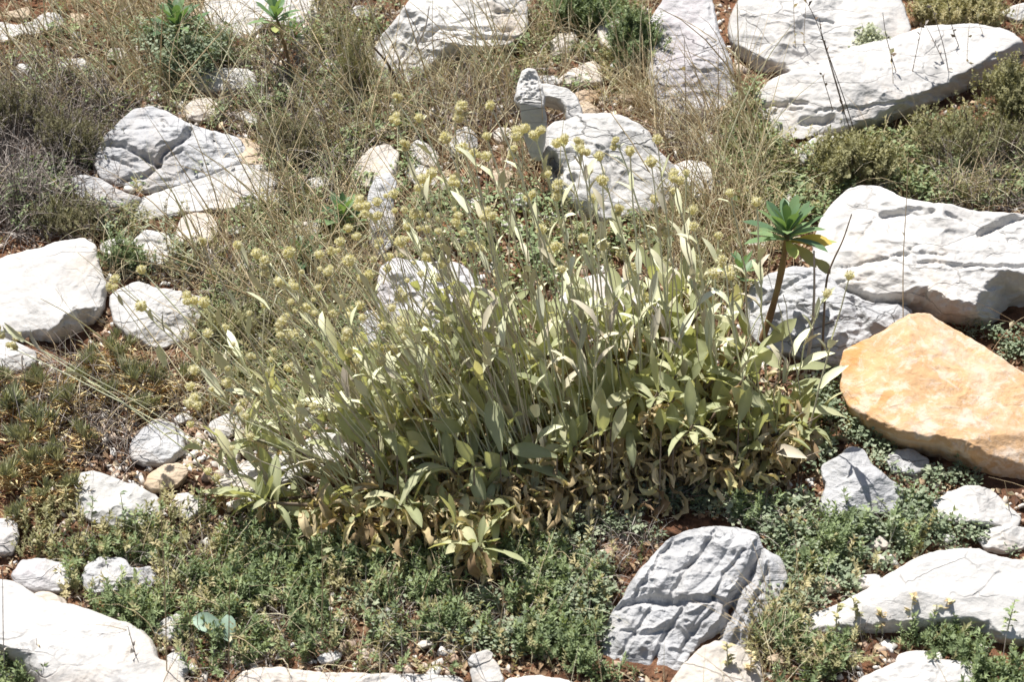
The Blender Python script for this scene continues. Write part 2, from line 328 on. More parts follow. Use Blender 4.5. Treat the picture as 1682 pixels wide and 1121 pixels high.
# ------------------------------------------------------------------ rocks
ROCKS = []                                                       # outlines (photo pixels) used to keep herbs off the stone
def resample(poly, n, it=2, jit=1.2, rg=None):
    P = np.asarray(poly, float)
    for _ in range(it):
        Q = np.roll(P, -1, 0); P = np.stack([P*.87+Q*.13, P*.13+Q*.87], 1).reshape(-1, 2)
    seg = np.linalg.norm(np.roll(P, -1, 0)-P, axis=1); s = np.concatenate([[0], np.cumsum(seg)]); PP = np.vstack([P, P[:1]])
    t = np.linspace(0, s[-1], n, endpoint=False)
    O = np.stack([np.interp(t, s, PP[:, 0]), np.interp(t, s, PP[:, 1])], 1)
    q = np.concatenate([O/16., np.full((n, 1), rg.uniform(0, 50))], 1); q2 = q*1.0; q2[:, 2] += 31
    O = O+jit*np.stack([fbm(q, 3), fbm(q2, 3)], 1)*2.5
    return O
def rock_geo(poly, apex=None, H=None, tilt=12, roll=0, p=3.0, sharp=.5, facets=9, rough=1., grooves=(), ridge=None, seed=1, base=None, jit=1.2, back=.45, res=1.0, cliff=None, ck=2.2):
    rg = np.random.default_rng(seed)
    P = np.asarray(poly, float); ext = P.max(0)-P.min(0); size = math.sqrt(ext[0]*ext[1])
    nt_ = int(np.clip(ext.sum()*.55*res, 48, 520)); nr = int(np.clip(size*.28*res, 12, 130))
    O = resample(P, nt_, 2, jit*min(1, size/60), rg)
    c = O.mean(0)
    if apex is None: apex = (c[0]+rg.uniform(-.06, .06)*ext[0], c[1]+.12*ext[1])
    if base is None: base = (c[0], P[:, 1].max())
    B = ground([base])[0]; B = B+GN*float(np.interp(size, [20, 60, 200], [.010, .008, -.008]))
    a = R(tilt); n = np.array([0, -math.sin(SLOPE+a), math.cos(SLOPE+a)]); n = n+RT*math.sin(R(roll)); n = nrm(n)
    O3 = on_plane(O, B, n); A3 = on_plane([apex], B, n)[0]
    mm = np.linalg.norm(B-CAM)/FPX                               # metres per photo pixel here
    Hm = (H if H is not None else size*.22)*mm
    toc = nrm(CAM-B); d = nrm(n*.45+toc*.55)
    rr = (np.arange(1, nr+1)/nr)**.9
    rows = [A3[None]*1.0]; V = [A3[None]]; hh = [np.array([1.0])]
    rs = [np.zeros(1)]
    for r in rr: V.append(A3+r*(O3-A3)); rs.append(np.full(nt_, r))
    V = np.concatenate(V); r = np.concatenate(rs)
    f = (1-r**p)**(1/(1+sharp*1.0))
    # chiselled planes
    uv = (V-A3)/(size*mm*.5)
    t1 = RT; t2 = nrm(np.cross(n, RT)); u = uv@t1; v = uv@t2
    h = f.copy()
    for k in range(facets):
        an = rg.uniform(0, 2*math.pi); s = rg.uniform(.15, .95); o = rg.uniform(.60, 1.0)
        pl = o-s*(math.cos(an)*u+math.sin(an)*v)
        k_ = .018; hs = np.clip(.5+.5*(pl-h)/k_, 0, 1); h = pl*(1-hs)+h*hs-k_*hs*(1-hs)
    h = np.where(f < 1e-4, 0, np.maximum(h, f*.25))
    disp = h*Hm
    q = V*1.0+rg.uniform(0, 30, 3)
    edge = np.clip((1-r)*5, .0, 1)
    sc = size*mm
    disp = disp+edge*rough*(fbm(q*(2.2/sc), 3)*.07*sc+fbm(q*28, 4)*.006*min(1,sc/.12)+fbm(q*90, 3)*.0018)
    rdg = 1-np.abs(fbm(q*(3.5/sc)*np.array([1, 1, 2.5]), 3))*2.2
    disp = disp+edge*rough*np.clip(rdg, 0, 1)**3*.014*sc*rough
    # ray pixel of each vertex for grooves
    rel = V-CAM; z = rel@FWD; px = np.stack([PW/2+FPX*(rel@RT)/z, PH/2-FPX*(rel@UP)/z], 1)
    wob = 5*np.stack([fbm(px_q:=np.c_[px/18, np.zeros(len(px))], 3), fbm(px_q+9, 3)], 1)
    pw = px+wob
    for (line, wpx, dpx) in grooves:
        Lp = np.asarray(line, float); dm = np.full(len(px), 1e9); tt = np.zeros(len(px))
        for i in range(len(Lp)-1):
            a_, b_ = Lp[i], Lp[i+1]; ab = b_-a_; t = np.clip(((pw-a_)@ab)/(ab@ab), 0, 1)
            dd = np.linalg.norm(pw-(a_+t[:, None]*ab), axis=1); dm = np.minimum(dm, dd)
        g = np.clip(1-dm/wpx, 0, 1); disp = disp-(g**.7)*dpx*mm*np.clip((1-r)*8, .15, 1)
    if ridge:
        ang, freq, amp = ridge; ca, sa = math.cos(R(ang)), math.sin(R(ang))
        al = px[:, 0]*ca+px[:, 1]*sa; ac = -px[:, 0]*sa+px[:, 1]*ca
        nn = fbm(np.c_[al*freq*.22/100, ac*freq/100, np.full(len(px), seed)], 3)
        sawt = (1-np.abs(nn)*3).clip(0, 1)**2
        disp = disp+edge*(-sawt*amp+fbm(np.c_[al*freq*.4/100, ac*freq*2/100, np.full(len(px), seed+3)], 2)*amp*.4)*mm
    Vf = V+d*disp[:, None]
    if cliff:                                                    # undercut face below a crest line
        Lp = np.asarray(cliff, float); dm = np.full(len(px), 1e9); sg = np.zeros(len(px)); pc = px+wob*1.3
        for i in range(len(Lp)-1):
            a_, b_ = Lp[i], Lp[i+1]; ab = b_-a_; t = np.clip(((pc-a_)@ab)/(ab@ab), 0, 1); v_ = pc-(a_+t[:, None]*ab); dd = np.linalg.norm(v_, axis=1)
            m_ = dd < dm; dm = np.where(m_, dd, dm); sg = np.where(m_, ab[0]*v_[:, 1]-ab[1]*v_[:, 0], sg)
        push = np.where(sg > 0, dm, 0); push = push*push/(push+4.0); Vf = Vf-toc*(np.minimum(push, 90)*ck*mm)[:, None]
    # hidden back half, down into the ground
    nb = 8; rb = 1-(np.arange(1, nb+1)/nb)
    Vb = []; Hb = size*mm*back
    for x in rb[:-1]:
        Vb.append(A3+x*(O3-A3)-n*Hb*(1-x**2.2)**.5)
    Vb = np.concatenate(Vb); Vl = (A3-n*Hb)[None]
    F = []
    VV = np.concatenate([Vf, Vb, Vl]); N0 = 1; k = np.arange(nt_); k2 = (k+1) % nt_
    F.append(np.stack([np.zeros(nt_, int), N0+k, N0+k2, N0+k2], 1))
    for i in range(nr-1+nb-1):
        s0 = N0+i*nt_; s1 = N0+(i+1)*nt_; F.append(np.stack([s0+k, s1+k, s1+k2, s0+k2], 1))
    s0 = N0+(nr+nb-2)*nt_; F.append(np.stack([s0+k, np.full(nt_, len(VV)-1), np.full(nt_, len(VV)-1), s0+k2], 1))
    F = np.concatenate(F); F = F[:, ::-1]
    return VV, F, B, O
def rock_mesh(name, geos, mat, B):
    me = bpy.data.meshes.new(name); V = []; F = []; n = 0
    for v, f in geos:
        V.append(v-B); 
        for q in f.tolist():
            q = [x+n for x in q]; s = []
            for x in q:
                if x not in s: s.append(x)
            F.append(s)
        n += len(v)
    me.from_pydata(np.concatenate(V).tolist(), [], F); me.polygons.foreach_set('use_smooth', [True]*len(me.polygons)); me.materials.append(mat); me.update()
    return me
SEED = [10]
def rock(label, poly, mat='white', cat='rock', group='limestone rocks on the slope', name='rock', extra=(), **kw):
    SEED[0] += 1; kw.setdefault('seed', SEED[0])
    v, f, B, O = rock_geo(poly, **kw); geos = [(v, f)]
    ROCKS.append(O)
    for e in extra:
        e = dict(e); pl = e.pop('poly'); e.setdefault('seed', SEED[0]+100); e.setdefault('base', kw.get('base') or (np.mean(np.array(poly)[:, 0]), np.max(np.array(poly)[:, 1])))
        v2, f2, _, O2 = rock_geo(pl, **e); geos.append((v2, f2)); ROCKS.append(O2)
    o = link(name, rock_mesh(name, geos, M[mat], B), None, B)
    return tag(o, label, cat, group)
# each outline is the rock's contour; base = where it meets the ground
rock('big smooth white boulder cut by the left edge of the photo',
     [(-70, 470), (-20, 430), (0, 423), (60, 408), (100, 395), (138, 391), (158, 402), (165, 440), (176, 465), (174, 500), (166, 545), (148, 582), (100, 584), (50, 575), (-10, 575), (-70, 560)],
     'chalk', apex=(100, 520), cliff=[(-80, 556), (0, 556), (50, 550), (88, 552), (100, 545), (125, 516), (158, 510), (166, 480), (190, 440)], ck=2.2, H=95, p=3.2, facets=9, tilt=14, rough=.6, sharp=.35)
rock('small white stone under the left boulder, at the photo edge',
     [(-50, 560), (0, 553), (35, 565), (62, 580), (58, 600), (20, 614), (-40, 618)], 'white', H=22)
rock('pale stone with veined face right of the big left boulder',
     [(178, 490), (190, 478), (225, 461), (255, 472), (300, 478), (335, 490), (332, 520), (310, 560), (255, 578), (215, 562), (185, 532)], 'white', H=28, facets=8)
rock('small rounded white stone with a dark band above the veined pale stone',
     [(213, 400), (240, 375), (275, 385), (292, 412), (278, 440), (232, 440)], 'white', H=18, grooves=[([(225, 398), (255, 400), (280, 410)], 4, 5)])
rock('warm pink stone below the split grey rock', [(283, 390), (300, 356), (320, 348), (345, 352), (360, 372), (350, 397), (310, 410)], 'pink', H=14)
rock('tiny white stone left of the dark banded one', [(163, 402), (180, 393), (205, 392), (212, 410), (200, 425), (170, 422)], 'white', H=10)
rock('large grey split rock with crossing cracks, among dead twigs at the upper left',
     [(158, 248), (172, 225), (215, 180), (250, 174), (275, 182), (312, 205), (395, 226), (405, 245), (398, 272), (345, 292), (290, 312), (240, 322), (205, 312), (165, 292), (153, 270)],
     'grey', apex=(255, 250), cliff=[(150, 285), (200, 302), (240, 312), (290, 302), (345, 282), (400, 262)], ck=1.5, H=40, facets=9, p=4, rough=1.2, base=(230, 352),
     grooves=[([(165, 237), (200, 240), (230, 258), (262, 275)], 6, 15), ([(312, 218), (297, 235), (268, 258), (262, 270)], 7, 18), ([(262, 275), (240, 290), (205, 298)], 6, 15), ([(350, 225), (365, 255), (390, 262)], 5, 9), ([(185, 262), (215, 275)], 4, 7),
              ([(262, 275), (300, 250), (330, 275)], 3, 5), ([(267, 200), (272, 212)], 5, 6), ([(200, 215), (290, 213)], 2.5, 3)])
rock('grey slab lying under the right half of the split rock',
     [(200, 340), (240, 322), (300, 303), (345, 290), (395, 268), (438, 270), (452, 300), (448, 330), (400, 346), (340, 350), (300, 352), (235, 366), (205, 360)],
     'white', H=24, p=5, facets=12, base=(330, 370), tilt=8)
rock('low bluish grey rock at the lower left corner of the split rock',
     [(114, 292), (135, 286), (162, 292), (205, 318), (236, 326), (215, 345), (172, 346), (124, 322)], 'grey', H=24, base=(175, 356), grooves=[([(118, 300), (160, 297)], 3, 5)])
rock('flat brownish shelf at the right end of the split rock', [(370, 222), (410, 228), (440, 248), (440, 272), (400, 275), (385, 250)], 'tan', H=10, base=(420, 300))
rock('big white boulder at the top centre behind dry grass, with a broken layered right end',
     [(614, 105), (618, 70), (640, 45), (665, 15), (690, -30), (860, -30), (868, 20), (868, 45), (850, 62), (835, 75), (800, 88), (740, 95), (715, 112), (680, 135), (650, 148), (628, 135)],
     'white', apex=(700, 60), H=60, facets=8, p=3.5, rough=1.5, base=(710, 150),
     grooves=[([(868, 50), (800, 55), (720, 60), (700, 75)], 5, 8), ([(860, 20), (790, 28), (740, 50)], 4, 5), ([(780, 70), (850, 66)], 5, 8), ([(650, 110), (690, 60)], 4, 5)])
rock('white arched rock with a pointed horn and a hole through it',
     [(893, 262), (905, 232), (925, 200), (948, 188), (985, 186), (1020, 190), (1048, 203), (1068, 218), (1078, 240), (1095, 262), (1110, 275), (1120, 300), (1095, 340), (1040, 362), (990, 378), (940, 345), (905, 300)],
     'white', apex=(1000, 260), H=60, p=3, facets=8, tilt=18, rough=1.0, base=(990, 372),
     grooves=[([(905, 262), (915, 285)], 13, 30), ([(940, 300), (948, 320)], 8, 18), ([(945, 235), (970, 250)], 5, 8), ([(985, 260), (1000, 290), (1010, 330)], 9, 8)],
     extra=[dict(poly=[(853, 165), (892, 165), (899, 195), (896, 235), (888, 266), (872, 262), (862, 230), (856, 195)], H=10, tilt=78, p=4, facets=2, rough=.5, res=1.4, base=(925, 322), jit=.6),
            dict(poly=[(843, 165), (848, 145), (856, 118), (866, 111), (880, 114), (890, 135), (896, 165), (893, 178), (875, 176), (852, 178)], apex=(868, 150), H=24, tilt=30, p=2.5, facets=9, rough=2.2, res=1.6, base=(930, 330), jit=.8,
                 grooves=[([(868, 133), (872, 138)], 6, 6), ([(848, 165), (862, 160)], 5, 5)]),
            dict(poly=[(876, 136), (902, 138), (934, 146), (948, 158), (958, 185), (958, 212), (932, 206), (926, 180), (912, 165), (890, 162), (876, 158)], apex=(938, 166), H=20, tilt=24, p=2.5, facets=2, res=1.6, base=(930, 330), jit=.6),
            dict(poly=[(889, 255), (896, 212), (910, 199), (932, 198), (955, 205), (955, 250), (940, 290), (918, 318), (902, 305), (890, 275)], apex=(922, 240), H=34, tilt=22, p=2.5, facets=3, res=1.6, base=(930, 366), jit=.6, grooves=[([(905, 266), (914, 286)], 12, 40)])])
rock('small white rock at the right foot of the arched rock', [(1095, 282), (1110, 268), (1135, 262), (1162, 268), (1176, 290), (1168, 318), (1140, 334), (1104, 325)], 'white', H=20)
rock('tall lumpy grey and white rock behind thin stalks, left of the top right boulder',
     [(1056, 60), (1068, 30), (1085, 5), (1110, -30), (1165, -30), (1182, 50), (1200, 95), (1212, 150), (1190, 185), (1130, 195), (1085, 180), (1062, 125), (1070, 95)],
     'rough', H=40, p=2.8, facets=10, tilt=16, rough=1.2, base=(1130, 205))
rock('small pale upright stone right of the top centre, by a green bush', [(979, 50), (990, 32), (1010, 28), (1030, 40), (1035, 65), (1022, 88), (990, 82)], 'pink', H=16)
rock('pinkish tan block half sunk in dry grass, above the horn of the arched rock', [(902, 70), (918, 55), (945, 51), (950, 66), (935, 88), (905, 95)], 'pink', H=14)
rock('tan stone with a shaded underside behind the horn of the arched rock', [(912, 135), (930, 118), (955, 106), (975, 98), (988, 112), (992, 138), (965, 145), (935, 142)], 'pink', H=22, p=4)
rock('small tan pebbly stone just right of the horn', [(942, 152), (962, 146), (985, 150), (985, 165), (955, 172)], 'tan', H=8)
rock('big white boulder at the top right, partly in soft shade',
     [(1195, 50), (1200, 22), (1215, -5), (1235, -35), (1470, -35), (1488, 20), (1498, 50), (1460, 92), (1420, 100), (1370, 112), (1300, 130), (1255, 140), (1228, 118), (1205, 88)],
     'chalk', apex=(1300, 60), cliff=[(1190, 60), (1222, 82), (1250, 103), (1290, 110), (1310, 140)], ck=2.2, H=70, p=3.6, facets=10, tilt=16, rough=.9, base=(1300, 150), grooves=[([(1205, 75), (1225, 95)], 6, 6), ([(1285, 35), (1370, 45)], 3, 4)])
rock('long white boulder crossing the upper right, with short dark slots at its left end',
     [(1229, 172), (1240, 155), (1262, 135), (1290, 124), (1330, 117), (1370, 97), (1400, 80), (1450, 68), (1490, 52), (1520, 42), (1600, 38), (1650, 46), (1680, 66), (1690, 90), (1665, 125), (1600, 150), (1550, 165), (1500, 190), (1450, 210), (1400, 222), (1345, 225), (1300, 248), (1288, 248), (1262, 215), (1238, 192)],
     'chalk', apex=(1420, 165), cliff=[(1345, 226), (1400, 214), (1450, 193), (1500, 160), (1545, 142), (1600, 112), (1640, 85), (1700, 60)], ck=2.2, H=75, p=4, facets=9, tilt=14, rough=.8, base=(1400, 250),
     grooves=[([(1258, 177), (1290, 180)], 5, 14), ([(1300, 176), (1325, 182)], 3.5, 9), ([(1318, 205), (1350, 210), (1365, 205)], 7, 14), ([(1340, 195), (1400, 192), (1480, 180)], 3, 4), ([(1290, 188), (1315, 190)], 3, 7)])
rock('white wedge stone tucked below the left end of the long upper right boulder',
     [(1294, 255), (1320, 238), (1345, 222), (1385, 224), (1408, 232), (1400, 248), (1360, 255), (1330, 264), (1312, 274)], 'chalk', H=22, tilt=10)
rock('white rock at the top right corner', [(1640, 22), (1665, 8), (1720, 0), (1720, 32), (1670, 34)], 'white', H=12)
rock('very large white boulder along the right edge, dark beneath, with cracks and hollows',
     [(1345, 365), (1362, 340), (1390, 312), (1412, 306), (1440, 308), (1480, 328), (1520, 335), (1560, 338), (1600, 350), (1682, 355), (1740, 360), (1760, 500), (1720, 545), (1660, 560), (1600, 552), (1540, 545), (1470, 540), (1410, 540), (1370, 520), (1345, 480), (1330, 440), (1335, 400)],
     'chalk', apex=(1530, 485), cliff=[(1330, 462), (1400, 478), (1440, 492), (1480, 490), (1520, 486), (1555, 512), (1595, 515), (1615, 478), (1640, 462), (1682, 470), (1780, 470)], ck=2.2, H=115, p=4.2, facets=8, tilt=17, rough=1.1, sharp=.35, base=(1500, 575), back=.3,
     grooves=[([(1450, 364), (1490, 362), (1525, 366)], 9, 14), ([(1608, 400), (1640, 385), (1682, 370)], 9, 16), ([(1550, 368), (1575, 380)], 5, 9), ([(1475, 436), (1490, 432)], 7, 9), ([(1500, 450), (1530, 448), (1560, 455), (1680, 460)], 5, 8),
              ([(1435, 368), (1415, 395), (1405, 410)], 3, 5), ([(1370, 447), (1440, 440), (1480, 432), (1550, 436)], 3, 5), ([(1350, 470), (1420, 468)], 2.5, 4)])
rock('low bluish grey bedrock behind the thick spurge stem, left of the very large boulder',
     [(1222, 505), (1232, 470), (1262, 450), (1300, 438), (1345, 440), (1390, 480), (1430, 500), (1500, 505), (1500, 545), (1440, 552), (1420, 575), (1395, 610), (1350, 602), (1300, 585), (1255, 575), (1232, 552)],
     'grey', apex=(1340, 520), H=42, p=3.2, facets=8, tilt=14, rough=1.4, base=(1350, 625), grooves=[([(1230, 520), (1290, 480), (1330, 455)], 5, 8), ([(1260, 500), (1300, 505), (1330, 530)], 4, 7), ([(1400, 500), (1420, 545)], 8, 12)])
rock('large orange stained boulder on the right edge, smooth and pointed to the left',
     [(1379, 600), (1386, 573), (1440, 551), (1470, 530), (1492, 517), (1520, 515), (1545, 530), (1600, 560), (1640, 585), (1682, 612), (1740, 650), (1750, 780), (1700, 806), (1640, 800), (1590, 780), (1540, 755), (1480, 742), (1425, 706), (1392, 670), (1378, 636), (1382, 615)],
     'orange', apex=(1560, 690), cliff=[(1370, 650), (1430, 693), (1480, 722), (1560, 735), (1620, 757), (1760, 790)], ck=1.8, H=95, p=4, facets=8, tilt=15, rough=.55, sharp=.4, base=(1600, 815), group='boulders on the right', back=.35)
rock('angular grey rock between the felted plant and the orange boulder',
     [(1345, 768), (1375, 750), (1398, 732), (1420, 740), (1432, 762), (1455, 782), (1480, 800), (1488, 825), (1470, 842), (1430, 848), (1390, 852), (1358, 862), (1342, 835), (1356, 800)],
     'grey', H=38, facets=8, p=3.2, tilt=16, rough=1.1)
rock('small brown grey stone in the shade under the orange boulder', [(1452, 752), (1470, 738), (1500, 738), (1526, 755), (1528, 772), (1500, 782), (1465, 776)], 'grey', H=16)
rock('rounded white rock at the right, below the orange boulder', [(1528, 828), (1555, 810), (1590, 797), (1625, 802), (1650, 825), (1680, 850), (1670, 872), (1610, 872), (1555, 862), (1535, 848)], 'chalk', cliff=[(1520, 850), (1600, 862), (1680, 868)], ck=2.2, H=34, p=2.8, facets=8)
rock('small jagged stones heap at the right edge below the rounded white rock', [(1603, 885), (1625, 868), (1655, 862), (1690, 868), (1700, 895), (1650, 910), (1615, 902)], 'white', H=18, facets=9)
rock('thin white flake stone above the long lower right boulder', [(1398, 958), (1408, 946), (1440, 943), (1452, 952), (1435, 966), (1405, 968)], 'chalk', H=10)
rock('long smooth white boulder at the lower right, tapering to a snout',
     [(1300, 1040), (1308, 1022), (1340, 1008), (1380, 992), (1420, 970), (1450, 950), (1480, 932), (1510, 915), (1550, 904), (1600, 900), (1640, 915), (1682, 922), (1740, 925), (1750, 1040), (1680, 1064), (1645, 1066), (1610, 1045), (1570, 1040), (1500, 1046), (1440, 1050), (1400, 1050), (1350, 1058), (1310, 1056)],
     'chalk', apex=(1530, 1000), cliff=[(1290, 1040), (1400, 1034), (1500, 1026), (1570, 1022), (1610, 1026), (1660, 1060), (1700, 1080)], ck=1.8, H=70, p=3.6, facets=7, tilt=14, rough=.5, sharp=.4, grooves=[([(1600, 990), (1625, 965), (1640, 950)], 3, 3), ([(1600, 1040), (1618, 1036)], 8, 6)])
rock('white boulder cut by the bottom edge at the lower right', [(1390, 1150), (1410, 1115), (1450, 1098), (1480, 1085), (1520, 1082), (1570, 1086), (1597, 1085), (1602, 1110), (1600, 1150), (1580, 1180), (1420, 1180)], 'chalk', H=40, facets=8)
rock('flat white chip resting on top of the bottom edge boulder', [(1468, 1090), (1478, 1074), (1510, 1069), (1548, 1072), (1550, 1084), (1510, 1092)], 'chalk', H=10)
rock('grey fractured rock with slanting grooves and deep cracks below the felted plant',
     [(985, 1080), (990, 1045), (1004, 1006), (1022, 985), (1030, 965), (1048, 940), (1070, 915), (1098, 886), (1130, 872), (1170, 864), (1215, 868), (1243, 875), (1256, 902), (1284, 918), (1294, 945), (1284, 980), (1252, 1008), (1242, 1045), (1212, 1080), (1165, 1106), (1110, 1108), (1050, 1098), (1000, 1094)],
     'grey', apex=(1125, 960), H=52, p=4, facets=16, tilt=16, rough=1.3, res=1.8, ridge=(-52, 2.4, 4), base=(1120, 1112),
     grooves=[([(1250, 900), (1238, 940), (1207, 985), (1192, 1030), (1165, 1058), (1140, 1090)], 13, 34), ([(1004, 1004), (1060, 990), (1110, 996), (1170, 990), (1200, 1000)], 9, 17),
              ([(1110, 885), (1085, 915), (1062, 960), (1040, 985)], 5, 8), ([(1178, 870), (1150, 915), (1128, 940), (1100, 988)], 6, 10), ([(1222, 912), (1190, 945), (1172, 985)], 5, 9), ([(1060, 938), (1105, 948), (1150, 925)], 4, 6),
              ([(1072, 1000), (1040, 1050), (1015, 1085)], 5, 8), ([(1125, 1004), (1092, 1045), (1072, 1095)], 6, 10), ([(1168, 1010), (1140, 1040), (1120, 1070)], 5, 8), ([(1020, 1040), (1060, 1048), (1100, 1036)], 4, 6), ([(1262, 930), (1250, 965), (1225, 1010)], 5, 8), ([(1225, 1010), (1205, 1060)], 6, 9)])
rock('pale crumbly white rock at the foot of the grooved rock', [(1120, 1095), (1150, 1065), (1180, 1050), (1215, 1062), (1250, 1085), (1255, 1130), (1220, 1170), (1130, 1170), (1095, 1130)], 'pink', H=26, facets=8)
rock('very large pale boulder filling the lower left corner',
     [(-60, 965), (0, 952), (30, 958), (65, 985), (110, 992), (135, 998), (170, 1012), (205, 1022), (240, 1040), (255, 1062), (262, 1085), (300, 1098), (310, 1140), (290, 1180), (90, 1180), (60, 1130), (30, 1095), (0, 1080), (-60, 1060)],
     'chalk', apex=(130, 1080), cliff=[(-60, 1055), (0, 1075), (40, 1095), (60, 1130), (80, 1180)], ck=1.6, H=55, p=3.8, facets=8, tilt=12, rough=.6, base=(150, 1160))
rock('cream crumbly stone on the back edge of the lower left boulder', [(35, 1000), (50, 978), (75, 970), (108, 985), (112, 998), (75, 1008)], 'pink', H=12, base=(75, 1012))
rock('white slab behind the small leafy sprigs, above the lower left boulder',
     [(120, 800), (130, 776), (158, 774), (195, 788), (232, 800), (262, 818), (268, 840), (255, 862), (205, 870), (150, 862), (125, 842)], 'white', H=30, facets=10, p=3.6)
rock('brown tan stone right behind the white slab', [(234, 798), (245, 778), (268, 764), (295, 760), (312, 772), (300, 792), (270, 808), (245, 808)], 'tan', H=20)
rock('small white knobbly stone right of the white slab', [(282, 828), (288, 812), (308, 808), (326, 818), (330, 842), (312, 858), (288, 848)], 'white', H=14)
rock('striped shadowed grey stone beside the spiny cushion', [(210, 735), (225, 712), (255, 688), (285, 695), (304, 712), (306, 742), (280, 762), (240, 768), (215, 758)], 'grey', H=26, facets=10)
rock('small white stone above the dry curled leaves, left of the felted plant', [(338, 705), (350, 690), (372, 679), (395, 684), (398, 705), (375, 720), (345, 720)], 'white', H=14)
rock('white slab half hidden under the left side of the felted plant',
     [(345, 805), (365, 782), (395, 760), (440, 748), (500, 725), (555, 700), (585, 715), (575, 750), (500, 785), (430, 812), (370, 822)], 'chalk', H=26, facets=8)
rock('small white angular stone among green sprigs near the lower left boulder', [(250, 1040), (262, 1022), (295, 1006), (308, 1020), (305, 1042), (275, 1055)], 'chalk', H=14)
rock('little white stone right of the end of the lower left boulder', [(272, 1080), (285, 1070), (300, 1075), (312, 1100), (300, 1118), (280, 1105)], 'white', H=9)
rock('long white slab along the bottom edge left of the centre', [(375, 1150), (390, 1108), (415, 1097), (470, 1098), (520, 1106), (600, 1108), (690, 1108), (760, 1112), (770, 1150), (700, 1185), (420, 1185)], 'chalk', H=40, p=4, facets=7)
rock('flat white slab on the bottom edge right of the upright stone', [(815, 1150), (830, 1115), (880, 1110), (930, 1116), (955, 1130), (940, 1170), (840, 1175)], 'chalk', H=26, facets=8)
rock('small upright white stone with a grey cap at the bottom edge',
     [(772, 1100), (785, 1088), (808, 1080), (820, 1095), (828, 1118), (815, 1140), (785, 1142), (775, 1122)], 'white', H=22, tilt=30, facets=9, base=(800, 1142),
     extra=[dict(poly=[(768, 1085), (775, 1076), (800, 1067), (811, 1073), (808, 1085), (782, 1097), (770, 1097)], H=9, tilt=30, facets=7)])
rock('white speckled stone behind sprigs at the far left, above the lower left boulder', [(18, 945), (35, 922), (60, 916), (90, 922), (118, 928), (124, 950), (105, 975), (50, 975), (25, 965)], 'rough', H=22)
rock('lumpy grey stone right of the white speckled stone', [(132, 955), (140, 930), (165, 914), (205, 918), (220, 935), (250, 930), (262, 950), (240, 975), (185, 982), (145, 975)], 'grey', H=26, rough=1.8)
rock('bluish shaded stone at the left edge above the white speckled one', [(-40, 850), (5, 852), (28, 858), (32, 885), (20, 912), (-40, 915)], 'grey', H=22)
rock('small white flake in green sprigs left of the upright stone', [(520, 1082), (530, 1073), (552, 1073), (560, 1082), (545, 1090), (525, 1090)], 'chalk', H=6)
rock('brown white stone sunk in the soil beside the lower left boulder', [(216, 1010), (222, 998), (240, 996), (246, 1008), (235, 1020)], 'pink', H=7)
rock('low white rocks at the top left corner', [(-40, 50), (0, 35), (25, 42), (50, 38), (75, 20), (95, 22), (108, 34), (90, 48), (45, 58), (0, 70), (-40, 75)], 'chalk', H=16, facets=8)
rock('large bright white slab at the top left behind the spurge tops',
     [(330, 20), (345, -30), (500, -30), (520, 5), (528, 25), (500, 35), (470, 50), (440, 48), (405, 68), (375, 62), (345, 45)], 'chalk', H=32, p=4, facets=9)
rock('white stone with a grey left end under the big top left slab', [(298, 128), (320, 112), (370, 112), (405, 112), (425, 125), (430, 142), (400, 150), (350, 152), (320, 145)], 'white', H=20, facets=10)
rock('small white wedge above the right end of the split rock', [(388, 188), (400, 180), (420, 188), (432, 200), (415, 205), (395, 198)], 'white', H=8)
rock('pale stone among brown twigs behind the split rock', [(300, 178), (320, 162), (345, 160), (365, 175), (362, 190), (330, 200), (305, 195)], 'pink', H=12)
rock('little white stone in dry grass at the far upper left', [(20, 118), (30, 104), (50, 104), (56, 120), (45, 135), (25, 132)], 'white', H=9)
rock('low white stone right of the little one at the upper left', [(90, 108), (105, 96), (135, 95), (152, 105), (140, 118), (105, 118)], 'white', H=10)
rock('small white stone left of the middle, among reddish litter', [(470, 388), (485, 370), (512, 361), (528, 368), (522, 385), (495, 398), (475, 398)], 'white', H=10)
rock('sunlit cream stone under slanting stems, left of the row of small stones', [(580, 285), (590, 260), (612, 240), (640, 236), (656, 252), (655, 285), (640, 308), (605, 312), (585, 302)], 'pink', H=20)
rock('small bluish white block in the row behind the seed heads', [(738, 235), (748, 215), (766, 206), (785, 222), (784, 245), (765, 258), (742, 256)], 'white', H=15, facets=10)
rock('brownish white pebble right of the bluish white block', [(808, 218), (820, 208), (838, 210), (845, 222), (835, 235), (812, 232)], 'pink', H=8)
rock('narrow white stone slanting behind the first seed heads', [(672, 238), (685, 228), (708, 240), (722, 258), (715, 275), (690, 270), (672, 255)], 'white', H=10)
rock('flat white stone below the narrow slanting one', [(662, 285), (680, 268), (705, 275), (722, 290), (715, 305), (685, 308)], 'white', H=9)
rock('weathered bluish stone standing behind the left seed heads', [(602, 320), (615, 292), (640, 282), (652, 298), (645, 330), (650, 370), (645, 405), (622, 425), (605, 400), (608, 360)], 'grey', H=22, tilt=26, rough=1.5)
rock('grey pitted rock seen between stems in the heart of the felted plant',
     [(618, 470), (625, 438), (650, 422), (700, 430), (745, 428), (775, 445), (800, 478), (828, 520), (830, 560), (780, 560), (735, 545), (690, 560), (645, 545), (622, 510)], 'rough', H=50, tilt=22, rough=1.5, base=(730, 585))
rock('white flat rock glimpsed behind the stems right of the plant middle', [(912, 500), (935, 470), (965, 452), (1005, 450), (1045, 462), (1080, 485), (1100, 505), (1060, 528), (1000, 540), (945, 545), (915, 530)], 'chalk', H=30)
rock('small bluish rock at the left foot of the pitted rock', [(582, 560), (585, 530), (605, 508), (625, 520), (640, 550), (620, 575), (590, 578)], 'grey', H=14)
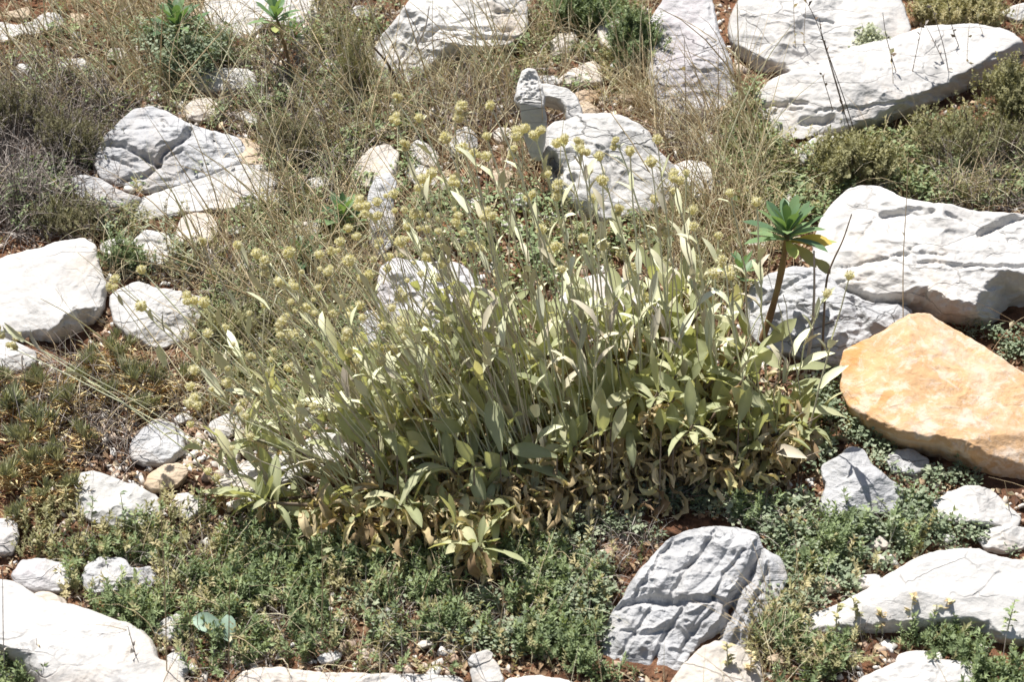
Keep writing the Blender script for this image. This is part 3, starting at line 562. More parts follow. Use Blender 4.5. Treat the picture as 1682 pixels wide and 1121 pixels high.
rock('orange brown stone under the leaves at the right side of the felted plant', [(1308, 745), (1302, 715), (1315, 692), (1338, 690), (1352, 712), (1350, 745), (1330, 762)], 'tan', H=16)
rock('long low white stone below the orange brown one, under leaves', [(470, 690), (485, 672), (520, 668), (540, 680), (525, 700), (490, 706)], 'white', H=8)
# loose pebbles
rgp = np.random.default_rng(5)
PEB = [(440, 300), (120, 60), (470, 210), (530, 180), (860, 330), (780, 330), (560, 470), (400, 440), (350, 620), (320, 670), (100, 720), (420, 560), (1250, 400), (1300, 330), (1450, 300), (1600, 310), (1560, 260),
       (250, 910), (330, 930), (450, 980), (560, 1020), (900, 1060), (940, 990), (1280, 1085), (1340, 905), (1440, 890), (1560, 885), (1620, 1095), (700, 1060), (180, 900), (60, 890), (880, 420), (640, 180), (500, 60), (540, 110), (590, 20), (640, 300), (690, 330), (740, 300), (820, 290), (560, 250), (520, 300), (450, 330), (390, 380), (300, 260), (480, 150), (450, 200), (370, 230), (900, 130), (830, 60), (960, 180), (1020, 110), (250, 60), (190, 90), (130, 30), (60, 90), (1180, 300), (1100, 220), (1220, 330), (430, 710), (470, 640), (540, 600), (300, 690), (400, 830), (230, 890), (370, 880), (420, 950), (500, 1050), (640, 1000), (760, 1040), (1330, 870), (1450, 920), (1360, 960), (1030, 160), (1160, 230), (1210, 260), (40, 170), (160, 130), (260, 120), (30, 20)]
for (x, y) in PEB:
    s = rgp.uniform(6, 19); a = np.sort(rgp.uniform(0, 2*math.pi, 9)); rr_ = rgp.uniform(.75, 1.15, 9)
    rock('loose white limestone pebble lying between larger rocks and herbs', [(x+s*1.3*r_*math.cos(t_), y+s*.8*r_*math.sin(t_)) for t_, r_ in zip(a, rr_)],
         ['white', 'pink', 'white', 'tan'][rgp.integers(4)], cat='pebble', name='pebble', group='loose pebbles', H=s*.6, facets=9)
# ------------------------------------------------------------------ vegetation helpers
def _inpoly(px, O):
    x, y = px[:, 0], px[:, 1]; c = np.zeros(len(px), bool); x1, y1 = O[:, 0], O[:, 1]; x2, y2 = np.roll(x1, -1), np.roll(y1, -1)
    for a, b, c_, d in zip(x1, y1, x2, y2):
        if b == d: continue
        m = (b > y) != (d > y); m &= x < (c_-a)*(y-b)/(d-b)+a; c ^= m
    return c
RK = []
for O in ROCKS:
    c = O.mean(0); s = np.linalg.norm(O.max(0)-O.min(0)); k = max(.55, 1-9/s*1.4); O2 = c+(O-c)*k
    O2 = O2[::max(1, len(O2)//40)]; RK.append((O2, O2.min(0), O2.max(0)))
def on_rock(px):
    r = np.zeros(len(px), bool)
    for O, lo, hi in RK:
        m = ((px >= lo) & (px <= hi)).all(1) & ~r
        if m.any(): idx = np.where(m)[0]; r[idx[_inpoly(px[idx], O)]] = True
    return r
HOLLOW = [(1110, 872, 90, 20), (790, 968, 90, 20)]
def patch(blobs, keep=True, clump=0.0, cs=28.0):
    """blobs: (cx, cy, rx, ry, n) soft ellipses, photo pixels -> ground points"""
    out = []
    for cx, cy, rx, ry, n in blobs:
        a = U(0, 2*math.pi, n); r = np.sqrt(U(0, 1, n))*U(.85, 1.12, n)
        out.append(np.c_[cx+rx*r*np.cos(a), cy+ry*r*np.sin(a)])
    P = np.concatenate(out)
    P = P[~on_rock(P)]; P = P[~on_rock(P-[0, 14]) | (U(0, 1, len(P)) < .35)]
    for (hx_, hy_, ha, hb) in HOLLOW: P = P[(((P-[hx_, hy_])/[ha, hb])**2).sum(1)+U(-.35, .35, len(P)) > 1]
    if clump:
        f = fbm(np.c_[P/cs, np.full(len(P), clump*10)], 2); P = P[(f+U(-.25, .25, len(P))) > -.06]
    return P, ground(P)
def rnd_dir(n, up=.8, spread=1., lean=(0, 0)):
    a = U(0, 2*math.pi, n); s = np.abs(RNG.normal(0, spread, n)); v = np.c_[np.cos(a)*s+lean[0], np.sin(a)*s+lean[1], np.full(n, up)]
    return nrm(v)
def rvec(n): return nrm(RNG.normal(size=(n, 3)))

# sprig templates (unit height)
def sprig_tpl(kind, seed):
    rg = np.random.default_rng(seed); parts = []
    def rv(): return nrm(rg.normal(size=3))
    if kind == 'thyme':          # upright stem, whorls of narrow leaves
        b = rg.uniform(-.18, .18, 2); path = np.array([(0, 0, 0), (b[0]*.3, .5, b[1]*.3), (b[0], 1, b[1])])
        parts.append(tube(path, [.018, .014, .008], 3))
        for h in np.linspace(.2, 1, 7):
            for k in range(4):
                a = rg.uniform(0, 6.28); d = np.array([math.cos(a), rg.uniform(.3, .9)+(h > .95)*.8, math.sin(a)])
                p = np.array([b[0]*h*h, h, b[1]*h*h]); parts.append(place(diamond(.34), p, d, np.array([0, 1., 0.01])+rv()*.3, rg.uniform(.16, .26)))
    if kind == 'clover':         # low mound of small oval leaves
        for k in range(16):
            a = rg.uniform(0, 6.28); r = rg.uniform(.05, .6); h = rg.uniform(.25, 1)
            p = np.array([math.cos(a)*r, h, math.sin(a)*r]); parts.append(place(diamond(.75), p, np.array([math.cos(a), rg.uniform(-.1, .5), math.sin(a)])+rv()*.4, np.array([0, 1., 0])+rv()*.35, rg.uniform(.22, .34)))
            if k % 4 == 0: parts.append(tube(np.array([(0, 0, 0), p*[.5, .55, .5], p]), .014, 3))
    if kind == 'feather':        # feathery bluish sprig
        path = np.array([(0, 0, 0), (0, .5, .05), (.05, 1, .2)]); parts.append(tube(path, [.02, .015, .01], 3))
        for h in np.linspace(.1, 1, 10):
            for sgn in (-1, 1):
                parts.append(place(diamond(.22), (0.05*h*h, h, .2*h*h), np.array([sgn*1., rg.uniform(.3, .8), rg.uniform(-.4, .4)]), np.array([0, .2, 1.]), rg.uniform(.2, .34)))
    if kind == 'tuft':           # needle tuft
        for k in range(30):
            a = rg.uniform(0, 6.28); s = abs(rg.normal(0, .55)); d = nrm(np.array([math.cos(a)*s, 1., math.sin(a)*s]))
            p0 = d*rg.uniform(0, .25); parts.append(place(diamond(.085), p0, d, rv(), rg.uniform(.55, 1.)))
    return merge(parts)
TPL = {k: [sprig_tpl(k, 100*i+j) for j in range(5)] for i, k in enumerate(('thyme', 'clover', 'feather', 'tuft'))}
def sprigs(mb, pos, kind, h, spread=.35, lean=(0, 0), tlo=.0, thi=1., noise=9.):
    n = len(pos)
    if not n: return
    d = rnd_dir(n, 1, spread, lean); base = fbm(pos*noise, 2)*.5+.5
    t = np.clip(base*.6+U(tlo, thi, n)*.5, 0, 1)
    t = tlo+(thi-tlo)*t; pick = RNG.integers(0, 5, n)
    for k in range(5):
        m = pick == k; X, Y, Z = frame(d[m], rvec(m.sum())); mb.stamp(TPL[kind][k], pos[m], X, Y, Z, U(h[0], h[1], m.sum()), t[m])
def blade_tpl(bend, seg=5, w=.5):
    t = np.linspace(0, 1, seg+1); a = bend*t; ds = 1/seg
    y = np.r_[0, np.cumsum(np.cos(a[:-1])*ds)]; z = np.r_[0, np.cumsum(np.sin(a[:-1])*ds)]; ww = w*(1-t*.75)
    return tube(np.c_[0*t, y, z], ww, 3)
def blades(mb, pos, L, rad, spread, bend=(0.1, 1.4), lean=(0, 0), tl=(0, 1), up=1.):
    n = len(pos); d = rnd_dir(n, up, spread, lean); le = U(L[0], L[1], n); pick = RNG.integers(0, 6, n); t = U(tl[0], tl[1], n)
    for k in range(6):
        m = pick == k
        if not m.any(): continue
        b = bend[0]+(bend[1]-bend[0])*k/5; tp = blade_tpl(b, 5, 1.); X, Y, Z = frame(d[m], -np.array([[0, 0, 1.]])+rvec(m.sum())*.5)
        r = U(rad[0], rad[1], m.sum()); mb.stamp(tp, pos[m], X, Y, Z, np.c_[r, le[m], le[m]], t[m])
# note: blade cross-section is scaled in X only along width; Z of the tube follows the bend, so keep the radius small there
def blade_tpl(bend, seg=5, w=1.):
    t = np.linspace(0, 1, seg+1); a = bend*t; ds = 1/seg
    y = np.r_[0, np.cumsum(np.cos(a[:-1])*ds)]; z = np.r_[0, np.cumsum(np.sin(a[:-1])*ds)]; V = []; F = []
    for i in range(seg+1):
        ww = w*(1-t[i]*.8); nz = .006*(1-t[i]*.8)
        V += [(-ww, y[i], z[i]-nz), (ww, y[i], z[i]-nz), (0, y[i], z[i]+nz)]
    for i in range(seg):
        for k in range(3): F.append((i*3+k, i*3+(k+1) % 3, i*3+3+(k+1) % 3, i*3+3+k))
    return np.array(V), np.array(F)
def stuff(mb, name, mat, label, cat): return tag(mb.build(name, M[mat], None, (0, 0, 0)), label, cat, kind='stuff')

# ------------------------------------------------------------------ ground layers nobody could count
ALL = (841, 560, 1150, 800)
mb = MB(); P, G = patch([ALL+(42000,), (841, 560, 860, 600, 26000)])
fl = leaf(2, .22, .5, .9, .4); fl2 = leaf(2, .3, .5, 2.0, .6)
for k, tp in enumerate((fl, fl2)):
    g = G[k::2]+GN*U(0, .007, len(G[k::2]))[:, None]; n = len(g); d = rvec(n); d[:, 2] *= .35; X, Y, Z = frame(d, GN+rvec(n)*.6); mb.stamp(tp, g, X, Y, Z, U(.006, .020, n), np.clip(U(0, 1, n)**1.1, 0, 1))
stuff(mb, 'leaf_litter', 'litter', 'brown and tan litter of dead leaf scraps on the reddish soil', 'litter')
mb = MB(); P, G = patch([ALL+(9000,), (841, 250, 860, 300, 4500), (400, 760, 250, 100, 1200), (400, 160, 300, 140, 1500)], clump=.7, cs=70)
n = len(G); tp = (np.array([(x, y, z) for x in (-1, 1) for y in (-1, 1) for z in (-.7, .7)])*.5, np.array([(0, 1, 3, 2), (4, 6, 7, 5), (0, 4, 5, 1), (2, 3, 7, 6), (0, 2, 6, 4), (1, 5, 7, 3)]))
X, Y, Z = frame(rvec(n), rvec(n)); mb.stamp(tp, G, X, Y, Z, np.c_[U(.003, .012, n), U(.003, .012, n), U(.003, .009, n)]*(1+1.3*(U(0, 1, n)**6))[:, None], U(.1, 1, n))
M['gravel'] = plant_mat('limestone_gravel', [(.30, .17, .10), (.48, .38, .30), (.62, .58, .52), (.70, .68, .64)], 0, .9)
stuff(mb, 'gravel', 'gravel', 'fine pale limestone chips scattered over the reddish soil', 'gravel')

# green carpets
mb = MB()
P, G = patch([(620, 1020, 480, 130, 3300), (360, 950, 260, 110, 1700), (900, 1040, 200, 110, 1200), (1420, 1090, 260, 60, 1300), (1380, 900, 220, 70, 900), (1560, 1110, 220, 60, 700), (200, 1000, 260, 60, 600), (60, 1100, 90, 60, 300),
              (720, 930, 240, 70, 900), (1650, 1080, 90, 90, 600), (1200, 900, 200, 60, 500)], clump=.8, cs=40)
G = G[fbm(G*11+3, 3)+U(-.08, .08, len(G)) > -.035]
sprigs(mb, G, 'thyme', (.016, .050), .6, tlo=.0, thi=1., noise=40.)
stuff(mb, 'thyme_carpet', 'green', 'fresh green low sprigs carpeting the foreground below the felted plant', 'ground cover')
mb = MB()
P, G = patch([(1400, 900, 250, 80, 1500), (1000, 960, 240, 100, 1200), (1330, 1010, 110, 70, 500), (1560, 740, 300, 60, 900), (1400, 690, 120, 90, 500), (820, 1010, 240, 80, 700), (1200, 860, 150, 50, 400), (1600, 580, 140, 60, 500), (230, 420, 120, 50, 350)], clump=.6)
G = G[fbm(G*9+8, 3)+U(-.12, .12, len(G)) > -.2]
sprigs(mb, G, 'clover', (.012, .034), .4, tlo=.0, thi=1., noise=40.)
stuff(mb, 'small_leaved_carpet', 'blue', 'dark bluish green small leaved herb mats around the lower right stones', 'ground cover')
mb = MB()
P, G = patch([(1320, 290, 150, 90, 1300), (1560, 280, 200, 80, 1700), (1240, 280, 90, 100, 500), (1600, 20, 160, 50, 700), (560, 150, 70, 160, 700), (1020, 60, 60, 90, 400), (430, 470, 160, 140, 1300), (240, 400, 140, 70, 300),
              (700, 620, 330, 140, 1700), (1180, 420, 130, 120, 700), (330, 300, 180, 100, 250), (900, 160, 200, 100, 400), (420, 640, 110, 90, 500), (150, 870, 140, 80, 500), (1050, 400, 160, 80, 500)], clump=.3, cs=50)
G = G[U(0, 1, len(G)) < .6]
sprigs(mb, G, 'thyme', (.018, .045), .6, tlo=.0, thi=1., noise=40.)
stuff(mb, 'olive_herb_growth', 'olive', 'olive green low herbs between the middle and upper rocks', 'ground cover')
mb = MB()
P, G = patch([(1330, 300, 180, 80, 900), (1560, 290, 200, 80, 900), (480, 520, 160, 120, 700), (600, 160, 110, 160, 450), (450, 120, 200, 100, 500), (180, 110, 200, 100, 350), (900, 80, 150, 80, 350), (560, 300, 180, 100, 500), (700, 650, 300, 110, 900), (100, 330, 160, 60, 350), (420, 300, 120, 120, 350), (1250, 240, 60, 90, 250), (860, 400, 220, 90, 600)], clump=.9)
G = G[U(0, 1, len(G)) < .7]
sprigs(mb, G, 'clover', (.018, .038), .4, tlo=.0, thi=1., noise=40.)
stuff(mb, 'green_herb_growth', 'green', 'small bright green leaves scattered among dry grass in the upper half', 'ground cover')

mb = MB()
P, G = patch([(620, 1010, 500, 140, 1500), (330, 930, 260, 110, 1500), (1400, 1000, 300, 120, 900), (1300, 1080, 100, 50, 300), (1560, 700, 300, 100, 300)], clump=1.3, cs=35)
G = G[U(0, 1, len(G)) < .4]
sprigs(mb, G, 'thyme', (.02, .05), .7, tlo=.3, thi=1., noise=40.)
stuff(mb, 'faded_herb_growth', 'olive', 'yellowing faded sprigs mixed into the green foreground carpet', 'ground cover')
mb = MB()
P, G = patch([(500, 1000, 500, 150, 1500), (300, 900, 220, 80, 700), (1350, 980, 330, 150, 1000), (1010, 950, 120, 70, 450), (1110, 870, 170, 40, 900), (790, 960, 130, 40, 700), (500, 1000, 460, 130, 1500)], clump=.3, cs=30)
blades(mb, G, (.02, .08), (.0004, .0010), 1.2, (.2, 2.2), (0, 0), (0, 1))
stuff(mb, 'foreground_twigs', 'twig', 'fine dead twigs and stems threaded through the green foreground carpet', 'dead twigs')

# dry grass
mb = MB()
P, G = patch([(560, 130, 420, 180, 3900), (800, 230, 380, 130, 2700), (160, 90, 260, 130, 2000), (1130, 230, 160, 140, 2600), (400, 420, 300, 140, 2600), (1000, 110, 150, 120, 1600), (600, 480, 200, 150, 1500), (1640, 330, 90, 40, 300), (1440, 300, 220, 60, 500),
              (300, 640, 260, 80, 900), (1180, 400, 120, 140, 1400), (640, 700, 300, 90, 600), (520, 1000, 460, 120, 700), (1250, 1050, 90, 80, 500), (1640, 30, 80, 40, 300)], clump=.5, cs=45)
blades(mb, G, (.04, .14), (.0004, .0009), 1.0, (.3, 2.4), (-.12, 0), (.15, 1))
stuff(mb, 'dry_grass', 'straw', 'tangled tan dry grass filling the gaps between the upper rocks', 'dry grass')
mb = MB()
P, G = patch([(560, 120, 400, 160, 480), (160, 90, 240, 110, 230), (1140, 230, 130, 160, 200), (450, 420, 200, 140, 180), (800, 300, 240, 120, 100), (620, 560, 160, 130, 120), (1190, 400, 90, 110, 130), (930, 110, 120, 90, 50)])
blades(mb, G, (.08, .26), (.0004, .0009), .45, (.05, 1.1), (-.22, 0), (.45, 1))
stuff(mb, 'tall_dry_grass', 'straw', 'taller slender straw stems standing above the dry grass behind the felted plant', 'dry grass')
mb = MB()
P, G = patch([(520, 110, 400, 150, 170), (150, 90, 220, 110, 130), (1140, 230, 120, 160, 60), (460, 420, 180, 130, 100), (800, 250, 260, 100, 60), (330, 650, 150, 100, 20), (600, 560, 160, 130, 60)], clump=.6)
blades(mb, G, (.14, .36), (.0008, .0014), .55, (.05, 1.0), (-.3, 0), (.35, 1))
stuff(mb, 'coarse_straw', 'straw', 'coarse long bleached straw stalks leaning over the upper left half', 'dry grass')
mb = MB()
P, G = patch([(70, 260, 180, 150, 4200), (470, 240, 150, 120, 1200), (560, 110, 160, 120, 700), (1650, 300, 120, 60, 700), (420, 500, 160, 80, 500), (150, 690, 180, 90, 700), (800, 180, 180, 60, 600), (1130, 180, 60, 100, 300)])
blades(mb, G, (.03, .12), (.0007, .0015), 1.3, (.3, 2.6), (0, 0), (0, .75))
stuff(mb, 'dead_twig_tangle', 'twig', 'grey brown tangle of dead twigs on the ground at the upper left', 'dead twigs')

# the same hillside carries on beyond the frame
OUT = lambda n: [(-420, 520, 380, 800, n), (2100, 520, 380, 800, n), (841, -330, 1400, 250, n), (841, 1420, 1200, 220, n//2)]
mb = MB(); P, G = patch(OUT(1800), clump=.5, cs=60); sprigs(mb, G, 'thyme', (.02, .06), .6, noise=30.)
stuff(mb, 'outer_herb_growth', 'olive', 'low herbs on the slope beyond the outermost rocks', 'ground cover')
mb = MB(); P, G = patch(OUT(3600), clump=.5, cs=60); blades(mb, G, (.04, .2), (.0005, .0010), .8, (.2, 2.2), (-.1, 0), (.1, 1))
stuff(mb, 'outer_dry_grass', 'straw', 'dry grass on the slope beyond the outermost rocks', 'dry grass')
mb = MB(); P, G = patch(OUT(6000)); n = len(G); X, Y, Z = frame(rvec(n), GN+rvec(n)*.6); mb.stamp(fl, G+GN*.003, X, Y, Z, U(.006, .024, n), U(0, 1, n))
stuff(mb, 'outer_leaf_litter', 'litter', 'dead leaf scraps on the slope beyond the outermost rocks', 'litter')

# ------------------------------------------------------------------ shrubs built twig by twig
def shrub(name, label, cat, base, wpx, hpx, stems, leafmat, leafkind=None, twigmat='twig', lsize=(.02, .04), lper=4, spread=.8, rad=.0016, parts=('stem', 'foliage'), group=None, lean=(0, 0), side=3, tl=(.0, .9), zs=1.):
    B = ground([base])[0]; mm = np.linalg.norm(B-CAM)/FPX; W = wpx*mm/2; H = hpx*mm*.72
    root = empty(name, B, label, cat, group); mt = MB(); ml = MB(); ends = []
    for i in range(stems):
        a = U(0, 6.283); s = math.sqrt(U(0, 1)); tip = np.array([math.cos(a)*s*W+lean[0]*H, math.sin(a)*s*W*.7+lean[1]*H, H*(1-.55*s*s)*U(.65, 1.05)])
        b0 = np.array([tip[0]*.18, tip[1]*.18, -.005]); c1 = b0+(tip-b0)*[.55, .55, .35]+rvec(1)[0]*H*.08
        t = np.linspace(0, 1, 7)[:, None]; path = (1-t)**2*b0+2*t*(1-t)*c1+t*t*tip; path[1:-1] += RNG.normal(0, H*.015, (5, 3))
        mt.add(*tube(path, np.linspace(rad, rad*.35, 7), 4), U(0, 1))
        ends.append(path[3:])
        for k in range(side):
            j = RNG.integers(2, 6); p0 = path[j]; d = nrm(nrm(tip-b0)*.8+rvec(1)[0]); L = H*U(.15, .38); q = np.array([p0, p0+d*L*.5+rvec(1)[0]*L*.06, p0+d*L+np.array([0, 0, L*.15])])
            mt.add(*tube(q, [rad*.55, rad*.4, rad*.22], 3), U(0, 1)); ends.append(q[1:])
    o1 = link(parts[0], mt.mesh(parts[0], M[twigmat]), root)
    if leafmat:
        E = np.concatenate(ends); E = np.repeat(E, lper, 0); E = E+RNG.normal(0, W*.035+.003, E.shape)
        E[:, 2] = np.maximum(E[:, 2], .0)
        sprigs(ml, E, leafkind or 'thyme', lsize, .7, tlo=tl[0], thi=tl[1], noise=25.)
        link(parts[1], ml.mesh(parts[1], M[leafmat]), root)
    return root
shrub('leafy_shrub', 'blue green leafy shrub below the big white slab at the top left', 'shrub', (305, 118), 170, 130, 18, 'blue', 'clover', lsize=(.014, .028), lper=2)
for (x, y, w_, h_, lb) in [(40, 330, 190, 120, 'grey dead bushy twig heap at the left edge, left of the split rock'), (120, 260, 150, 110, 'grey brown dead bush touching the back of the split rock'), (20, 220, 170, 110, 'dark grey dead bush at the left edge under the top left grass'),
                       (480, 260, 130, 90, 'brown leafless bush right of the split rock'), (110, 385, 150, 60, 'low dark dead twigs just behind the big left boulder')]:
    shrub('dead_shrub', lb, 'shrub', (x, y), w_, h_, 46, 'olive' if w_ < 180 else None, 'thyme', lper=1, lsize=(.012, .02), side=5, spread=1, rad=.0015, group='dead twiggy bushes', tl=(0, .4))
shrub('wiry_shrub', 'dark wiry bush with small leaves leaning over the long upper right boulder', 'shrub', (1600, 250), 240, 120, 46, 'olive', 'thyme', lsize=(.014, .026), lper=1, rad=.0014, side=4, tl=(0, .7), twigmat='wood')
shrub('wiry_shrub', 'bushy olive herb mound at the right edge beyond the wiry bush', 'shrub', (1680, 200), 130, 130, 34, 'olive', 'thyme', lsize=(.02, .035), lper=3, side=3)
shrub('wiry_shrub', 'green yellow bushy herb below the white wedge stone at the upper right', 'shrub', (1400, 290), 160, 70, 34, 'olive', 'thyme', lsize=(.02, .04), lper=3, side=2)
shrub('green_bush', 'dark green bush between the small upright stone and the tall lumpy rock', 'shrub', (1040, 110), 70, 110, 22, 'green', 'thyme', lsize=(.02, .04), lper=3)
shrub('green_bush', 'green bushy growth at the top edge behind the small upright stone', 'shrub', (960, 40), 130, 60, 26, 'green', 'thyme', lsize=(.02, .04), lper=3)
shrub('green_bush', 'yellowish green bush at the top edge right of the top right boulder', 'shrub', (1560, 40), 170, 60, 34, 'olive', 'thyme', lsize=(.02, .035), lper=4, tl=(.3, 1))
shrub('green_bush', 'fine green broom like herb left of the top centre boulder', 'shrub', (585, 150), 70, 150, 22, 'olive', 'feather', lsize=(.012, .025), lper=1)
shrub('green_bush', 'dense green herb wedged between the small banded stone and veined pale stone', 'shrub', (205, 452), 90, 60, 18, 'green', 'thyme', lsize=(.014, .03), lper=1)
shrub('green_bush', 'tangled green herb in the shade right of the veined pale stone', 'shrub', (390, 560), 150, 90, 26, 'olive', 'thyme', lsize=(.014, .03), lper=1)
shrub('pale_shrub', 'pale grey green little bush in the notch between the two top right boulders', 'shrub', (1432, 105), 60, 60, 12, 'blue', 'clover', lsize=(.014, .026), lper=2, tl=(.5, 1))
# spiny cushion: shoots with an orange thorny foot and a grey green needle crown
def cushion(label, spots, base):
    B = ground([base])[0]; root = empty('spiny_cushion', B, label, 'shrub', 'spiny cushion plants')
    for (x, y, s) in spots:
        g = ground([(x, y)])[0]-B; mt = MB(); mn = MB(); H = s/1000.
        n = 150; p = g+np.c_[RNG.normal(0, H*.3, n), RNG.normal(0, H*.3, n), U(0, H*.75, n)]; d = nrm(np.c_[RNG.normal(0, 1, n), RNG.normal(0, 1, n), U(-.2, .6, n)])
        X, Y, Z = frame(d, rvec(n)); mt.stamp(diamond(.09), p, X, Y, Z, U(.014, .034, n)*s/50, U(0, 1, n)); mt.add(*tube(np.array([g-[0, 0, .01], g+[0, 0, H*.5], g+[0, 0, H*.7]]), [.005*s/50, .006*s/50, .004], 5), .2)
        pos = g+np.c_[RNG.normal(0, H*.22, 9), RNG.normal(0, H*.22, 9), U(H*.5, H*.85, 9)]
        sprigs(mn, pos, 'tuft', (.018*s/45, .032*s/45), .6, tlo=.0, thi=.7)
        o = link('shoot', mt.mesh('shoot', M['thorn']), root); link('needle_tuft', mn.mesh('needle_tuft', M['needle']), o)
cushion('spiny yellow green cushion filling the left edge below the big white boulder', [(20, 700, 52), (70, 730, 50), (110, 690, 46), (40, 760, 50), (95, 780, 44), (15, 810, 46), (140, 745, 40), (60, 660, 44), (70, 830, 36), (-30, 740, 55), (5, 650, 40), (60, 790, 44), (120, 820, 34), (30, 860, 34)], (60, 760))
cushion('row of orange stalked spiny tufts with grey green tops right of the big white boulder', [(148, 625, 44), (190, 612, 56), (222, 650, 52), (268, 660, 46), (180, 670, 40), (310, 640, 34), (120, 650, 44), (240, 690, 40), (330, 680, 30)], (210, 650))

# ------------------------------------------------------------------ the big felted plant
HEADS = [(650,165),(650,197),(690,197),(763,185),(807,177),(660,243),(733,230),(800,227),(760,247),(778,257),(800,260),(857,218),(880,227),(847,253),(925,237),(945,240),(955,250),(985,260),(1015,238),(1035,252),(1070,270),(1080,232),(900,290),(920,313),(977,330),(990,300),(593,337),(805,360),(648,322),(683,357),(967,283),(1107,293),(1107,317),(1127,287),
 (777,411),(705,425),(670,376),(660,400),(575,431),(607,456),(817,453),(660,490),(723,510),(667,536),(827,536),(642,580),(752,580),(595,566),(627,596),(913,413),(923,445),(990,406),(1023,420),(1043,445),(1062,493),
 (330,401),(392,406),(423,420),(443,436),(477,418),(462,466),(482,470),(235,446),(192,461),(183,476),(235,506),(310,493),(337,500),(5,543),(32,555),(22,573),(493,673),(1200,320),(1243,335),(1128,420),(1150,433),(1187,430),(1200,456),(1170,453),(1190,445),(1157,463),(1140,375),(1357,485),(1395,456),(1137,348),(1010,350),(745,300),(870,330),(560,400),(1095,385),(1180,390),(890,380),(700,300),(540,450),(1075,330),(960,395)]
rgh = np.random.default_rng(3)
PB = ground([(900, 830)])[0]
root = empty('felted_plant', PB, 'large grey green felted herb with many slanting stems and yellowish seed heads in the centre', 'plant')
def head_mesh(seed):
    mb = MB(); rg = np.random.default_rng(seed); n = 90; d = nrm(rg.normal(size=(n, 3))); d[:, 2] = np.abs(d[:, 2])*1.0-.25*(rg.uniform(size=n) < .5); d = nrm(d)
    mb.add(*tube(np.array([(0, 0, -.0065), (0, 0, -.005), (0, 0, 0), (0, 0, .005), (0, 0, .0068)]), [.001, .0048, .0068, .0045, .0008], 8), .45)
    R0 = .0062; h = nrm(rg.normal(size=(n, 3))); X, Y, Z = frame(d, h); mb.stamp(leaf(2, .26, .6, .5, .3), d*R0*rg.uniform(.75, 1, n)[:, None], X, Y, Z, rg.uniform(.0025, .0048, n), rg.uniform(0, 1, n))
    return mb
HM = []
for k in range(5):
    m1 = head_mesh(k).mesh('seed_head', M['head'])
    mb2 = MB(); rg = np.random.default_rng(k+40)
    for q in range(3):
        h = head_mesh(k*7+q+9); off = rg.uniform(-.010, .010, 3)*[1, 1, .7]; V = np.concatenate(h.V)*rg.uniform(.65, .95)+off; mb2.add(V, np.concatenate(h.F), np.concatenate(h.T))
    m2 = mb2.mesh('seed_head', M['head']); HM.append((m1, m2))
bx_h = [0, 235, 425, 650, 780, 950, 1015, 1130, 1200, 1357, 1400]; bx_b = [415, 455, 620, 850, 900, 1010, 1070, 1150, 1205, 1270, 1290]
STEM_LEAF = [leaf(5, .13, .45, b, .5, tw, .5, .2, i) for i, (b, tw) in enumerate([(.2, 0), (.5, .3), (.9, -.3), (-.2, .2)])]
def stem_path(hx, hy, rg, off=(0, 0)):
    bx = np.interp(hx, bx_h, bx_b)+rg.normal(0, 42)+off[0]
    by = np.interp(bx, [420, 600, 850, 1000, 1150, 1300], [850, 850, 840, 790, 750, 770])-abs(rg.normal(0, 45))-(60 if rg.uniform() < .3 else 0)+off[1]
    b = ground([(bx, by)])[0]-[0, 0, .005]; h = at_y([(hx, hy)], b[1]+rg.normal(0, .05)-.03)[0]
    L = np.linalg.norm(h-b); dirn = (h-b)/L
    c = b+(h-b)*.5+np.array([-(dirn[0])*L*.10+rg.normal(0, .012), rg.normal(0, .012), L*.035]); t = np.linspace(0, 1, 12)[:, None]
    path = (1-t)**2*b+2*t*(1-t)*c+t*t*h; path[1:-1] += rg.normal(0, .0012, (10, 3)); return path, L
def add_stem_leaves(mb, path, L, rg, n, lo=.25, hi=.95, sc=(.03, .065)):
    for k in range(n):
        f = rg.uniform(lo, hi); j = f*(len(path)-1); i = int(j); p = path[i]*(1-j+i)+path[min(i+1, len(path)-1)]*(j-i); tn = nrm(path[min(i+1, 11)]-path[i])
        a = rg.uniform(0, 6.283); out = np.array([math.cos(a), math.sin(a), 0]); d = nrm(tn*1.1+out*.55); tpv = STEM_LEAF[rg.integers(4)]
        s = rg.uniform(*sc)*(1.25-.6*f); v, f_ = place(tpv, p, d, -out*1.+tn*.4, s); mb.add(v, f_, rg.uniform(.1, 1))
for i, (hx, hy) in enumerate(HEADS[:98]):
    path, L = stem_path(hx, hy, rgh); path = path-PB; ms = MB(); tt = rgh.uniform(.3, 1.)
    r0 = rgh.uniform(.0014, .0021)*(.6 if hx < 200 else 1); ms.add(*tube(path, np.linspace(r0, r0*.6, 12), 5), np.repeat(np.clip(np.linspace(tt-.35, tt+.1, 12), 0, 1), 5))
    add_stem_leaves(ms, path, L, rgh, rgh.integers(3, 7) if hx > 200 else 2)
    tip = path[-1]; up = nrm(path[-1]-path[-3])
    for k in range(4):                                           # bracts under the head
        a = rgh.uniform(0, 6.28); out = np.array([math.cos(a), math.sin(a), 0]); v, f = place(STEM_LEAF[k % 4], tip-up*.008, nrm(up+out*.5), -out, rgh.uniform(.010, .018)); ms.add(v, f, rgh.uniform(.4, 1))
    so_ = link('flower_stem', ms.mesh('flower_stem', M['leaf'] if False else M['stem']), root)
    ho = link('seed_head', HM[i % 5][1 if rgh.uniform() < .35 else 0], so_); ho.location = tip+up*.003
    ho.rotation_euler = up_rot = Vector(up).to_track_quat('Z', 'Y').to_euler(); ho.scale = (rgh.uniform(.75, 1.25),)*3
